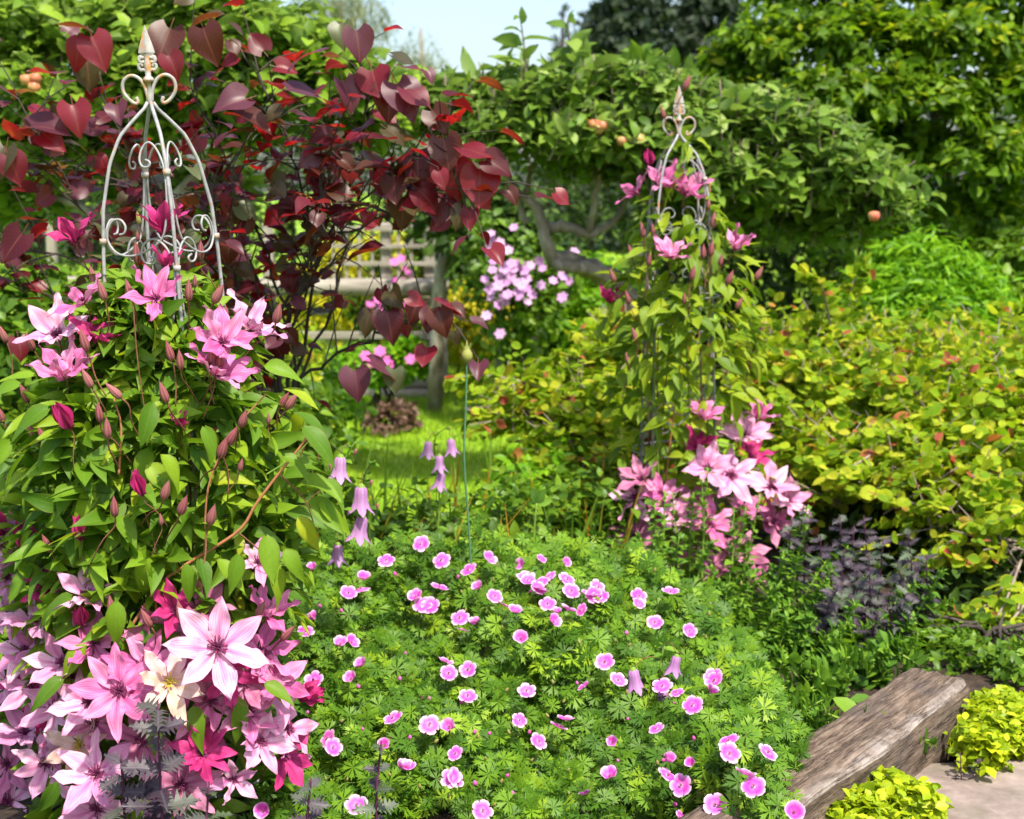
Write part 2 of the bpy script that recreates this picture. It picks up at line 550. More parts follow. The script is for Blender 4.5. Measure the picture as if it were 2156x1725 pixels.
M['chartreuse'] = leaf_mat('chartreuse_leaf', [(0, (0.34, 0.36, 0.01)), (1, (0.58, 0.50, 0.015))], trans=0.4)
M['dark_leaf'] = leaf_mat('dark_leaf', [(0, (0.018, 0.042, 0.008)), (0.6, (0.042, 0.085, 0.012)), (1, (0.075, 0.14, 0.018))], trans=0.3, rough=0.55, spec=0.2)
M['mid_leaf'] = leaf_mat('mid_leaf', [(0, (0.045, 0.105, 0.009)), (0.6, (0.095, 0.19, 0.012)), (1, (0.17, 0.28, 0.018))], trans=0.36, spec=0.25)
M['conifer'] = leaf_mat('conifer_needle', [(0, (0.010, 0.024, 0.012)), (1, (0.035, 0.058, 0.022))], trans=0.15, rough=0.6)
M['birch'] = leaf_mat('birch_leaf', [(0, (0.12, 0.15, 0.06)), (1, (0.24, 0.27, 0.12))], trans=0.4, rough=0.6)
M['ger_leaf'] = leaf_mat('geranium_leaf', [(0, (0.040, 0.11, 0.009)), (0.5, (0.085, 0.19, 0.012)), (0.85, (0.15, 0.285, 0.014)), (1, (0.25, 0.38, 0.02))], trans=0.38, rough=0.5, spec=0.25)
M['perennial'] = leaf_mat('perennial_leaf', [(0, (0.06, 0.145, 0.018)), (0.6, (0.115, 0.245, 0.022)), (1, (0.19, 0.34, 0.026))], trans=0.4, rough=0.5, spec=0.25, vein=0.25, veincol=(0.17, 0.29, 0.06))
M['purple'] = leaf_mat('purple_leaf', [(0, (0.030, 0.020, 0.032)), (0.5, (0.058, 0.043, 0.060)), (0.7, (0.07, 0.075, 0.066)), (1, (0.07, 0.11, 0.05))], trans=0.18, rough=0.5, spec=0.35, vein=0.35, veincol=(0.15, 0.13, 0.155), tgain=(1.2, 0.9, 1.1))
M['oreg'] = leaf_mat('oregano_leaf', [(0, (0.19, 0.29, 0.010)), (0.5, (0.32, 0.42, 0.012)), (1, (0.48, 0.53, 0.02))], trans=0.4, spec=0.2)
M['rust_plant'] = leaf_mat('russet_leaf', [(0, (0.09, 0.05, 0.035)), (1, (0.2, 0.12, 0.09))], trans=0.3)
M['blade'] = leaf_mat('blade_leaf', [(0, (0.08, 0.18, 0.015)), (0.6, (0.16, 0.26, 0.02)), (0.8, (0.38, 0.28, 0.02)), (1, (0.45, 0.17, 0.02))], trans=0.4)
M['grass'] = leaf_mat('grass_blade', [(0, (0.16, 0.28, 0.010)), (0.6, (0.25, 0.39, 0.013)), (1, (0.33, 0.45, 0.02))], trans=0.4)

M['p_pale'] = petal_mat('petal_pale_pink', (0.62, 0.20, 0.42), (0.84, 0.64, 0.73), (0.50, 0.05, 0.25), stripe_amt=0.75)
M['p_pink'] = petal_mat('petal_pink', (0.54, 0.085, 0.30), (0.78, 0.42, 0.59), (0.38, 0.02, 0.16))
M['p_mag'] = petal_mat('petal_magenta', (0.42, 0.016, 0.13), (0.56, 0.06, 0.25), (0.20, 0.006, 0.06))
M['p_dull'] = petal_mat('petal_dusky', (0.46, 0.11, 0.26), (0.66, 0.34, 0.46), (0.30, 0.03, 0.13))
M['p_beige'] = petal_mat('petal_faded', (0.74, 0.44, 0.52), (0.80, 0.62, 0.64), (0.42, 0.22, 0.12), dry=(0.60, 0.42, 0.28))
M['p_ger'] = None
M['bud'] = petal_mat('bud', (0.20, 0.035, 0.055), (0.33, 0.13, 0.13), (0.42, 0.22, 0.19), stripe_amt=0.7, trans=0.12)
M['bud_green'] = petal_mat('bud_green', (0.25, 0.27, 0.06), (0.33, 0.30, 0.10), (0.3, 0.12, 0.08), trans=0.15)
M['bell'] = petal_mat('bellflower', (0.42, 0.19, 0.44), (0.58, 0.36, 0.60), (0.32, 0.10, 0.30), trans=0.3, stripe_amt=0.4)
M['pink_far'] = petal_mat('petal_lilac', (0.55, 0.24, 0.56), (0.74, 0.53, 0.78), (0.5, 0.2, 0.5), trans=0.3)
M['pink_hot'] = petal_mat('petal_hot_pink', (0.66, 0.10, 0.42), (0.76, 0.26, 0.60), (0.6, 0.1, 0.4), trans=0.3)
M['stamen'] = noise_mat('stamen', [(0.3, (0.10, 0.01, 0.05)), (0.6, (0.22, 0.03, 0.12)), (0.75, (0.5, 0.42, 0.12))], scale=150, bump=0)
M['stamen_y'] = noise_mat('stamen_yellow', [(0.3, (0.5, 0.38, 0.05)), (0.7, (0.65, 0.52, 0.12))], scale=150, bump=0)
M['stem_red'] = noise_mat('stem_red', [(0.3, (0.10, 0.035, 0.02)), (0.7, (0.20, 0.09, 0.045))], scale=30, bump=0.1)
M['stem_orange'] = noise_mat('stem_orange', [(0.3, (0.30, 0.11, 0.05)), (0.7, (0.40, 0.17, 0.08))], scale=30, bump=0.1)
M['stem_green'] = noise_mat('stem_green', [(0.3, (0.10, 0.19, 0.02)), (0.7, (0.19, 0.28, 0.04))], scale=30, bump=0.1)
M['stem_purple'] = noise_mat('stem_purple', [(0.3, (0.045, 0.012, 0.03)), (0.7, (0.10, 0.025, 0.06))], scale=30, bump=0.1)
M['stem_blue'] = noise_mat('stem_bluegreen', [(0.3, (0.05, 0.13, 0.06)), (0.7, (0.08, 0.18, 0.09))], scale=30, bump=0.1)
M['bark'] = noise_mat('bark', [(0.3, (0.10, 0.08, 0.055)), (0.5, (0.24, 0.20, 0.16)), (0.65, (0.42, 0.39, 0.34))], scale=10, stretch=(1, 1, 0.4), bump=0.8, bdist=0.02)
M['bark_dark'] = noise_mat('bark_dark', [(0.3, (0.022, 0.016, 0.014)), (0.7, (0.07, 0.052, 0.045))], scale=18, stretch=(1, 1, 0.3), bump=0.5)
M['twig_grey'] = noise_mat('twig_grey', [(0.3, (0.15, 0.11, 0.09)), (0.7, (0.30, 0.24, 0.21))], scale=18, bump=0.3)
M['iron'] = noise_mat('painted_iron', [(0.25, (0.15, 0.146, 0.16)), (0.5, (0.25, 0.245, 0.265)), (0.8, (0.35, 0.345, 0.37))], scale=45, bump=0.5, bdist=0.0012, rough=0.55, spec=0.4, second=(30, 0.57, 7.0, (0.36, 0.17, 0.055)))
M['iron_rust'] = noise_mat('rusty_iron', [(0.25, (0.20, 0.185, 0.18)), (0.6, (0.34, 0.32, 0.32))], scale=60, bump=0.4, bdist=0.001, rough=0.55, second=(42, 0.50, 7.0, (0.42, 0.19, 0.055)))
M['timber'] = noise_mat('weathered_timber', [(0.25, (0.15, 0.132, 0.108)), (0.5, (0.255, 0.23, 0.192)), (0.75, (0.37, 0.34, 0.295))], scale=14, stretch=(0.15, 1, 1), bump=0.4)
M['post'] = noise_mat('weathered_post', [(0.25, (0.17, 0.148, 0.118)), (0.5, (0.28, 0.25, 0.21)), (0.75, (0.41, 0.375, 0.325))], scale=14, stretch=(1, 1, 0.15), bump=0.4)
M['soil'] = noise_mat('soil', [(0.3, (0.018, 0.012, 0.008)), (0.7, (0.06, 0.04, 0.028))], scale=22, bump=1.0, bdist=0.03)
M['lawn'] = noise_mat('lawn', [(0.3, (0.12, 0.23, 0.008)), (0.55, (0.19, 0.33, 0.010)), (0.75, (0.26, 0.40, 0.014))], scale=3.0, bump=0.4, second=(0.9, 0.5, 3.0, (0.17, 0.30, 0.012)))
M['path'] = noise_mat('stone_path', [(0.25, (0.13, 0.10, 0.088)), (0.5, (0.215, 0.17, 0.15)), (0.75, (0.30, 0.245, 0.22))], scale=17, bump=0.5, detail=9.0, second=(6, 0.50, 4.0, (0.12, 0.105, 0.075)))
M['apple'] = noise_mat('apple_skin', [(0.35, (0.45, 0.10, 0.07)), (0.6, (0.50, 0.33, 0.12))], scale=12, bump=0, rough=0.4)
M['teal'] = noise_mat('teal_tie', [(0.3, (0.02, 0.16, 0.22)), (0.7, (0.03, 0.25, 0.32))], scale=12, bump=0)


SLEEPER_W = 0.17


def sleeper_mat():
    m, n = nt('sleeper_wood')
    out = N(n, 'ShaderNodeOutputMaterial')
    tc = N(n, 'ShaderNodeTexCoord')
    mp = N(n, 'ShaderNodeMapping')
    mp.inputs['Scale'].default_value = (5.0, 34, 34)
    n.links.new(tc.outputs['Object'], mp.inputs[0])
    g = N(n, 'ShaderNodeTexNoise', Scale=2.6, Detail=9.0, Roughness=0.7)
    n.links.new(mp.outputs[0], g.inputs['Vector'])
    b = N(n, 'ShaderNodeTexNoise', Scale=5.5, Detail=6.0, Roughness=0.65)
    n.links.new(tc.outputs['Object'], b.inputs['Vector'])
    c = ramp(n, g.outputs[0], [(0.30, (0.022, 0.015, 0.012)), (0.41, (0.072, 0.050, 0.037)), (0.52, (0.13, 0.094, 0.070)), (0.62, (0.19, 0.143, 0.108)), (0.75, (0.28, 0.23, 0.19))])
    k = math_(n, 'MULTIPLY', math_(n, 'SUBTRACT', b.outputs[0], 0.55, True), 7.0, True)
    c = mixc(n, math_(n, 'MULTIPLY', k, 0.75), c, (0.075, 0.06, 0.055))
    sx = N(n, 'ShaderNodeSeparateXYZ')
    n.links.new(tc.outputs['Object'], sx.inputs[0])
    b2 = N(n, 'ShaderNodeTexNoise', Scale=13.0, Detail=6.0, Roughness=0.7)
    n.links.new(tc.outputs['Object'], b2.inputs['Vector'])
    # pale lichen and bleached wear along the worn front arris
    e = math_(n, 'SUBTRACT', 1.0, math_(n, 'MULTIPLY', math_(n, 'ADD', sx.outputs[1], 0.5 * SLEEPER_W), 24.0), True)
    e = math_(n, 'MULTIPLY', e, math_(n, 'GREATER_THAN', sx.outputs[2], 0.085))
    e = math_(n, 'MULTIPLY', e, math_(n, 'MULTIPLY', math_(n, 'SUBTRACT', b2.outputs[0], 0.36, True), 5.0, True))
    c = mixc(n, math_(n, 'MULTIPLY', e, 0.7), c, (0.36, 0.32, 0.295))
    mp2 = N(n, 'ShaderNodeMapping')
    mp2.inputs['Scale'].default_value = (1.0, 26, 26)
    n.links.new(tc.outputs['Object'], mp2.inputs[0])
    ck = N(n, 'ShaderNodeTexNoise', Scale=1.7, Detail=4.0, Roughness=0.5)
    n.links.new(mp2.outputs[0], ck.inputs['Vector'])
    cr = math_(n, 'SUBTRACT', 1.0, math_(n, 'MULTIPLY', math_(n, 'ABSOLUTE', math_(n, 'SUBTRACT', ck.outputs[0], 0.47)), 34.0), True)
    c = mixc(n, math_(n, 'MULTIPLY', cr, 0.5), c, (0.016, 0.011, 0.009))
    p = N(n, 'ShaderNodeBsdfPrincipled', Roughness=0.85)
    p.inputs['Specular IOR Level'].default_value = 0.2
    n.links.new(c, p.inputs['Base Color'])
    bp = N(n, 'ShaderNodeBump', Strength=0.7, Distance=0.008)
    n.links.new(math_(n, 'SUBTRACT', g.outputs[0], math_(n, 'MULTIPLY', cr, 0.6)), bp.inputs['Height'])
    n.links.new(bp.outputs[0], p.inputs['Normal'])
    n.links.new(p.outputs[0], out.inputs[0])
    return m


M['sleeper'] = sleeper_mat()


def ger_petal_mat():
    m, n = nt('geranium_petal')
    out = N(n, 'ShaderNodeOutputMaterial')
    r = rnd_node(n)
    uvn = N(n, 'ShaderNodeUVMap')
    sx = N(n, 'ShaderNodeSeparateXYZ')
    n.links.new(uvn.outputs[0], sx.inputs[0])
    au = math_(n, 'ABSOLUTE', math_(n, 'SUBTRACT', sx.outputs[0], 0.5))
    no = N(n, 'ShaderNodeTexNoise', Scale=60.0, Detail=3.0)
    tc = N(n, 'ShaderNodeTexCoord')
    n.links.new(tc.outputs['Object'], no.inputs['Vector'])
    rad = math_(n, 'ADD', math_(n, 'ADD', sx.outputs[1], math_(n, 'MULTIPLY', au, 0.42)), math_(n, 'MULTIPLY', math_(n, 'SUBTRACT', no.outputs[0], 0.5), 0.35))
    ca = ramp(n, rad, [(0.0, (0.80, 0.70, 0.74)), (0.2, (0.62, 0.10, 0.46)), (0.6, (0.58, 0.035, 0.40)), (0.85, (0.66, 0.14, 0.52)), (1.05, (0.78, 0.42, 0.68))])
    cb = ramp(n, rad, [(0.0, (0.80, 0.74, 0.76)), (0.2, (0.74, 0.26, 0.62)), (0.55, (0.66, 0.09, 0.48)), (0.82, (0.76, 0.33, 0.65)), (1.05, (0.82, 0.52, 0.73))])
    oi = r
    c = mixc(n, oi, ca, cb)
    p = N(n, 'ShaderNodeBsdfPrincipled', Roughness=0.55)
    p.inputs['Specular IOR Level'].default_value = 0.2
    n.links.new(c, p.inputs['Base Color'])
    t = N(n, 'ShaderNodeBsdfTranslucent')
    n.links.new(c, t.inputs[0])
    mx = N(n, 'ShaderNodeMixShader', Fac=0.3)
    n.links.new(p.outputs[0], mx.inputs[1])
    n.links.new(t.outputs[0], mx.inputs[2])
    n.links.new(mx.outputs[0], out.inputs[0])
    return m


M['p_ger'] = ger_petal_mat()

# ------------------------------------------------------------------ foliage builder
_tm = {}


def tmesh(t, mat, name):
    k = (id(t), mat.name)
    if k not in _tm:
        _tm[k] = make_mesh(name, t['v'], t['f'], mat, uv=t['uv'])
    return _tm[k]


def foliage(root, tm, mat, T, Mx, n_obj=300, name='leaf', stuff='foliage', uv=True, cell=16, prefer=None):
    """leaves at T (world) with matrices Mx: those that show largest become objects, the rest one joined mesh"""
    T = np.asarray(T, float)
    n = len(T)
    loc = np.array(root.location)
    var = rng.integers(0, len(tm), n)
    pick = np.zeros(n, bool)
    if n_obj > 0:
        if n <= n_obj:
            pick[:] = True
        else:
            c = T + Mx[:, :, 1] * 0.5
            x, y, dep = project(c)
            ins = (x > 4) & (x < 2150) & (y > 4) & (y < 1720)
            area = np.abs(np.einsum('ij,ij->i', nrm(Mx[:, :, 2]), nrm(c - np.array([0, 0, CAM_H]))))
            idx = np.where(ins)[0]
            key = (x[idx] // cell).astype(int) * 1000 + (y[idx] // cell).astype(int)
            o = np.lexsort((dep[idx], key))
            ks = key[o]
            first = np.ones(len(o), bool)
            first[1:] = ks[1:] != ks[:-1]
            cand = idx[o[first]]
            sc = area[cand] * np.linalg.norm(Mx[cand, :, 1], axis=1) / dep[cand] * rng.uniform(0.75, 1.25, len(cand))
            pick[cand[np.argsort(-sc)[:n_obj]]] = True
    for i in np.where(pick)[0]:
        link(name, tmesh(tm[var[i]], mat, name), root, mat4(Mx[i], T[i] - loc))
    rest = np.where(~pick)[0]
    if len(rest):
        Vs, Fs, Us, Rs, o = [], [], [], [], 0
        for v, t in enumerate(tm):
            ii = rest[var[rest] == v]
            if not len(ii): continue
            k = len(t['v'])
            V = np.einsum('nij,kj->nki', Mx[ii], t['v']) + (T[ii] - loc)[:, None, :]
            F = t['f'][None] + (np.arange(len(ii)) * k)[:, None, None] + o
            Vs.append(V.reshape(-1, 3))
            Fs.append(F.reshape(-1, 3))
            Us.append(np.tile(t['uv'], (len(ii), 1)))
            Rs.append(np.repeat(rng.random(len(ii)), len(t['f'])))
            o += k * len(ii)
        me = make_mesh(stuff, np.concatenate(Vs), np.concatenate(Fs), mat, uv=np.concatenate(Us) if uv else None, rnd=np.concatenate(Rs))
        tag(link(stuff, me, root), kind='stuff')


def rvec(n, s=1.0):
    return rng.normal(0, s, (n, 3))


def twig_leaves(P, D, L, nl, size, droop=0.25, spread=1.0, jit=0.5, up=0.6, szj=0.3, planar=False):
    """leaves along straight twigs: P base, D direction (unit), L length; returns T, Mx"""
    n = len(P)
    Ts, Ms = [], []
    side = nrm(np.cross(D, rvec(n)))
    for k in range(nl):
        t = (k + 0.6 + rng.uniform(-0.3, 0.3, n)) / nl
        pos = P + D * (L * t)[:, None] - np.array([0, 0, 1]) * (L * droop * t * t * 0.5)[:, None]
        a = k * 2.4 + rng.uniform(-0.5, 0.5, n)
        if planar:
            side = nrm(np.cross(D, np.array([0.0, 0.25, 1.0])) + rvec(n, 0.05))
            a = k * np.pi + rng.uniform(-0.35, 0.35, n)
        b = np.cross(D, side)
        rad = side * np.cos(a)[:, None] + b * np.sin(a)[:, None]
        d = nrm(rad * spread + D * 0.75 + rvec(n, jit) * 0.5 - np.array([0, 0, droop]))
        nn = nrm(np.array([0, 0, up]) + D * 0.4 + rvec(n, jit))
        Ts.append(pos)
        Ms.append(frames(d, nn, size * (1 + rng.uniform(-szj, szj, n)) * (0.75 + 0.5 * np.sin(np.pi * np.clip(t, 0, 1)))))
    return np.concatenate(Ts), np.concatenate(Ms)


def lobe_points(lobes, n, inner=0.55, front=0.0, low=-1.0, clump=0.0):
    """points in a set of ellipsoids, mostly towards their skins; lobes: (centre, radii). Returns P, outward dir"""
    w = np.array([l[1][0] * l[1][2] + l[1][0] * l[1][1] for l in lobes])
    which = rng.choice(len(lobes), n, p=w / w.sum())
    C = np.array([l[0] for l in lobes])[which]
    A = np.array([l[1] for l in lobes])[which]
    d = nrm(rvec(n))
    flip = (d[:, 1] > 0) & (rng.random(n) < front)
    d[flip, 1] *= -1
    lo = d[:, 2] < low
    d[lo, 2] *= -0.5
    d = nrm(d)
    r = inner + (1 - inner) * rng.random(n) ** 0.6
    P = C + A * d * r[:, None]
    if clump:
        q = P * clump
        f = np.sin(q[:, 0] * 1.0 + 1.3 * np.sin(q[:, 2])) * np.sin(q[:, 2] * 1.15 + 0.7 * q[:, 1] + 1.1 * np.sin(q[:, 0] * 0.7))
        keep = rng.random(n) < np.clip(0.62 + 0.75 * f, 0.06, 1)
        P, d, A = P[keep], d[keep], A[keep]
    return P, nrm(d / A)


def ellipsoid(px, py, Y, rx, ry, rd):
    """ellipsoid lobe from a reference position and half sizes in reference pixels, depth radius in metres"""
    s = Y / FPX
    return (at(px, py, Y), (rx * s, rd, ry * s))


def limb(P, r0, r1, n=14, k=7, wob=0.0):
    S = spline(P, n)
    if wob:
        S[1:-1] += rng.normal(0, wob, (n - 2, 3))
    return tube(S, np.linspace(r0, r1, n), k)


# ------------------------------------------------------------------ the setting
def sheet(name, x0, x1, y0, y1, z, mat, nx=2, ny=2, amp=0.0, edge=None):
    gx, gy = np.meshgrid(np.linspace(x0, x1, nx), np.linspace(y0, y1, ny), indexing='ij')
    gz = np.full_like(gx, z) + (rng.normal(0, amp, gx.shape) if amp else 0)
    V = np.stack([gx, gy, gz], -1).reshape(-1, 3)
    i, j = np.meshgrid(np.arange(nx - 1), np.arange(ny - 1), indexing='ij')
    A = i * ny + j
    F = np.concatenate([np.stack([A, A + ny, A + ny + 1], -1).reshape(-1, 3), np.stack([A, A + ny + 1, A + 1], -1).reshape(-1, 3)])
    return tag(link(name, make_mesh(name, V, F, mat)), kind='structure')


sheet('lawn', -150, 150, -40, 400, 0.0, M['lawn'])


def poly_sheet(name, pts, z, mat, thick=0.0, rough_edge=0.0):
    pts = [np.array(p, float) for p in pts]
    n = len(pts)
    ring = []
    for i in range(n):
        a, b = pts[i], pts[(i + 1) % n]
        m = max(2, int(np.linalg.norm(b - a) / 0.08))
        for k in range(m):
            ring.append(a + (b - a) * k / m + rng.normal(0, rough_edge, 2))
    ring = np.array(ring)
    c = ring.mean(0)
    k = len(ring)
    V = [np.array([c[0], c[1], z])] + [np.array([p[0], p[1], z]) for p in ring]
    F = [(0, i + 1, (i + 1) % k + 1) for i in range(k)]
    if thick:
        V += [np.array([p[0], p[1], z - thick]) for p in ring]
        for i in range(k):
            j = (i + 1) % k
            F += [(i + 1, k + i + 1, k + j + 1), (i + 1, k + j + 1, j + 1)]
    me = make_mesh(name, np.array(V), np.array(F), mat, smooth=False)
    return tag(link(name, me), kind='structure')


poly_sheet('soil_bed', [(-3.2, 1.2), (0.1, 1.2), (0.42, 2.92), (1.15, 3.85), (2.9, 4.2), (3.4, 7.2), (0.9, 7.0), (0.1, 6.2), (-1.0, 6.1), (-3.4, 6.6)], 0.09, M['soil'], 0.12, 0.015)
poly_sheet('soil_edge', [(0.5, 2.6), (3.0, 2.6), (3.0, 4.3), (1.3, 4.15)], 0.010, M['soil'], 0.02, 0.01)
# stone path: flagstones
slab = tag(link('path', make_mesh('path', *box(1.5, 2.7, 0.0, 4.5, 3.0, 0.02), M['soil'])), kind='structure')
slab.location = (0, 0, 0.012)
for i, (cx, cy_, sx, sy, a) in enumerate([(1.52, 3.22, 1.05, 0.72, 0.12), (0.75, 2.35, 0.9, 0.8, 0.08), (2.35, 3.2, 0.6, 0.8, 0.05), (1.75, 2.4, 0.95, 0.78, 0.1)]):
    V, F = box(0, 0, 0, sx, sy, 0.05, 0.012, rotz(a))
    link('flagstone', make_mesh('flagstone', V, F, M['path'], smooth=False), slab, loc=(cx, cy_, 0.028))

# grass blades of the lawn where it shows
n = 26000
P = np.stack([rng.uniform(-1.6, 0.7, n), rng.uniform(6.2, 13.5, n), np.zeros(n)], -1)
d = nrm(np.array([0, 0, 1.0]) + rvec(n, 0.35))
t_blade = [dict(v=np.array([[-0.06, 0, 0], [0.06, 0, 0], [0.0, 1, 0.15]]), f=np.array([[0, 1, 2]]), uv=np.zeros((3, 2)))]
g_root = tag(thing('lawn_grass', 'short bright green lawn grass between the beds', 'grass', (0, 8, 0)), kind='stuff')
foliage(g_root, t_blade, M['grass'], P, frames(d, nrm(rvec(n)), rng.uniform(0.035, 0.07, n)), 0, stuff='blade_mass', uv=False)

# ------------------------------------------------------------------ far trees
def far_tree(name, label, base, height, lobes, n, mat, leafsize, tm=T_FAR, droop=0.3, nl=5, twig=0.5, trunk_r=0.15, up=0.4, group=None, front=0.5, n_obj=0, inner=0.5, barkm='bark_dark', low=-1):
    root = thing(name, label, 'tree', base, group)
    top = np.array([0, 0, height])
    V, F = limb([np.zeros(3), top * 0.35 + [0.05, 0, 0], top * 0.7, top * 0.97], trunk_r, trunk_r * 0.12, 12, 8)
    link('trunk', make_mesh('trunk', V, F, M[barkm]), root)
    b = np.array(base)
    parts = []
    for c, a in lobes[:14]:
        z0 = np.clip((c[2] - b[2]) * 0.55, 0.2, height * 0.9)
        s = np.array([0, 0, z0])
        e = np.array(c) - b
        parts.append(limb([s, (s + e) / 2 + [0, 0, 0.1], e, e + (e - s) * 0.25], trunk_r * 0.35, trunk_r * 0.06, 9, 5))
    V, F = cat(parts)
    link('branch', make_mesh('branch', V, F, M[barkm]), root)
    P, d = lobe_points(lobes, n, inner, front, low)
    D = nrm(d + np.array([0, 0, up]) + rvec(n, 0.35))
    T, Mx = twig_leaves(P, D, rng.uniform(0.6, 1.2, n) * twig, nl, leafsize, droop)
    foliage(root, tm, mat, T, Mx, n_obj, stuff='crown', uv=n_obj > 0)
    return root


def conifer(label, px, ytop, Y, w, n, seed, base_r=1.0):
    top = at(px, ytop, Y)
    h = top[2]
    base = np.array([top[0], Y, 0.0])
    root = thing('conifer_tree', label, 'tree', base)
    V, F = tube(np.array([[0, 0, 0], [0, 0, h * 0.5], [0, 0, h * 0.99]]), [0.25, 0.15, 0.02], 8)
    link('trunk', make_mesh('trunk', V, F, M['bark_dark']), root)
    m = n // 14
    z = h * (1 - rng.random(m) ** 0.55 * 0.93)
    a = rng.uniform(0, 2 * np.pi, m)
    rr = w * (1 - z / h) ** 0.72 * rng.uniform(0.55, 1.1, m) + 0.08
    D = nrm(np.stack([np.cos(a), np.sin(a), -0.12 + 0.5 * (z / h) ** 3], -1) + rvec(m, 0.1))
    P = base + np.stack([0 * z, 0 * z, z], -1) + D * (rr * 0.25)[:, None]
    T, Mx = twig_leaves(P, D, rr, 14, w * 0.12, droop=0.25, spread=1.1, jit=0.6, up=0.5)
    foliage(root, T_NEEDLE if w < 0 else T_FAR, M['conifer'], T, Mx, 0, stuff='crown', uv=False)
    return root


conifer('dark spiky conifer at the gap of sky, slimmer one of the far conifers', 1185, 8, 34, 0.85, 6000, 1)
conifer('broad dark conifer rising above the fruit tree shoots', 1330, -160, 36, 2.2, 16000, 2)
conifer('dark conifer crown right beside the bright green tree', 1500, -120, 37, 2.3, 16000, 3)
conifer('dark conifer tip in the top corner above the fruit tree on the left', 30, -60, 30, 2.0, 9000, 4)
conifer('dark far conifer showing in a small gap above the sunlit fruit tree', 245, -30, 30, 1.5, 9000, 5)


def weeper(label, px, ytop, Y, rx, n, low=330):
    top = at(px, ytop, Y)
    h = top[2]
    base = np.array([top[0], Y, 0])
    root = thing('weeping_birch', label, 'tree', base)
    V, F = tube(np.array([[0, 0, 0], [0.1, 0, h * 0.5], [0, 0, h * 0.97]]), [0.16, 0.1, 0.02], 7)
    link('trunk', make_mesh('trunk', V, F, M['twig_grey']), root)
    s = Y / FPX
    lob = [ellipsoid(px + dx * rx, ytop + dy, Y + dz, rx * 0.42, 42, rx * s * 0.5) for dx, dy, dz in ((0, 45, 0), (-0.5, 85, 0.2), (0.5, 95, -0.2), (-0.1, 150, 0), (0.35, 190, 0.1), (-0.55, 200, 0), (0.1, 250, 0))]
    P, d = lobe_points(lob, n, 0.3)
    D = nrm(d * 0.5 + np.array([0, 0, -0.8]) + rvec(n, 0.2))
    T, Mx = twig_leaves(P, D, rng.uniform(0.3, 0.8, n), 7, 0.075, droop=0.6, spread=0.6, jit=0.4)
    foliage(root, T_FAR, M['birch'], T, Mx, 0, stuff='crown', uv=False)


weeper('pale olive weeping tree in the haze, taller one left of the sky gap', 715, -70, 33, 110, 1500)
weeper('small pale weeping tree standing against the open sky', 885, 42, 34, 62, 520)
weeper('soft grey green tree far behind the sunlit fruit tree top', 585, 20, 40, 60, 500)


def hedge_mass(name, label, catg, Yc, x0, x1, z0, z1, n, mat, size, thick=0.7, tm=T_FAR, group=None, n_obj=0, bump=0.25):
    root = thing(name, label, catg, ((x0 + x1) / 2, Yc, 0), group)
    x = rng.uniform(x0, x1, n)
    zz = z0 + (z1 - z0) * rng.random(n) ** 0.85
    wob = bump * (np.sin(x * 1.7 + Yc) + 0.6 * np.sin(x * 4.1 + 2 * Yc) + 0.5 * np.sin(zz * 5 + x * 2))
    zz = np.minimum(zz, z1 + wob * 1.1)
    y = Yc - thick * rng.uniform(-0.2, 1, n) - wob * 0.6
    P = np.stack([x, y, zz], -1)
    D = nrm(np.stack([rng.normal(0, 0.5, n), -np.abs(rng.normal(0.5, 0.3, n)), rng.normal(0.5, 0.4, n)], -1))
    T, Mx = twig_leaves(P, D, rng.uniform(0.1, 0.25, n), 6, size, 0.3)
    foliage(root, tm, mat, T, Mx, n_obj, stuff='crown', uv=n_obj > 0)
    m = int((x1 - x0) / 0.5)
    parts = [limb([[xx - (x0 + x1) / 2, rng.normal(0, 0.1), 0], [xx - (x0 + x1) / 2 + 0.05, 0, z1 * 0.4], [xx - (x0 + x1) / 2 + rng.normal(0, 0.1), 0, z1 * 0.75]], 0.05, 0.012, 6, 5) for xx in np.linspace(x0 + 0.2, x1 - 0.2, m)]
    for p_ in parts:
        link('stem', make_mesh('stem', *p_, M['bark_dark']), root)
    return root


hedge_mass('boundary_hedge', 'long dark green boundary hedge behind the fruit trees and fence', 'hedge', 14.5, -7, 7.5, 0, 2.35, 7500, M['dark_leaf'], 0.075, 0.9)

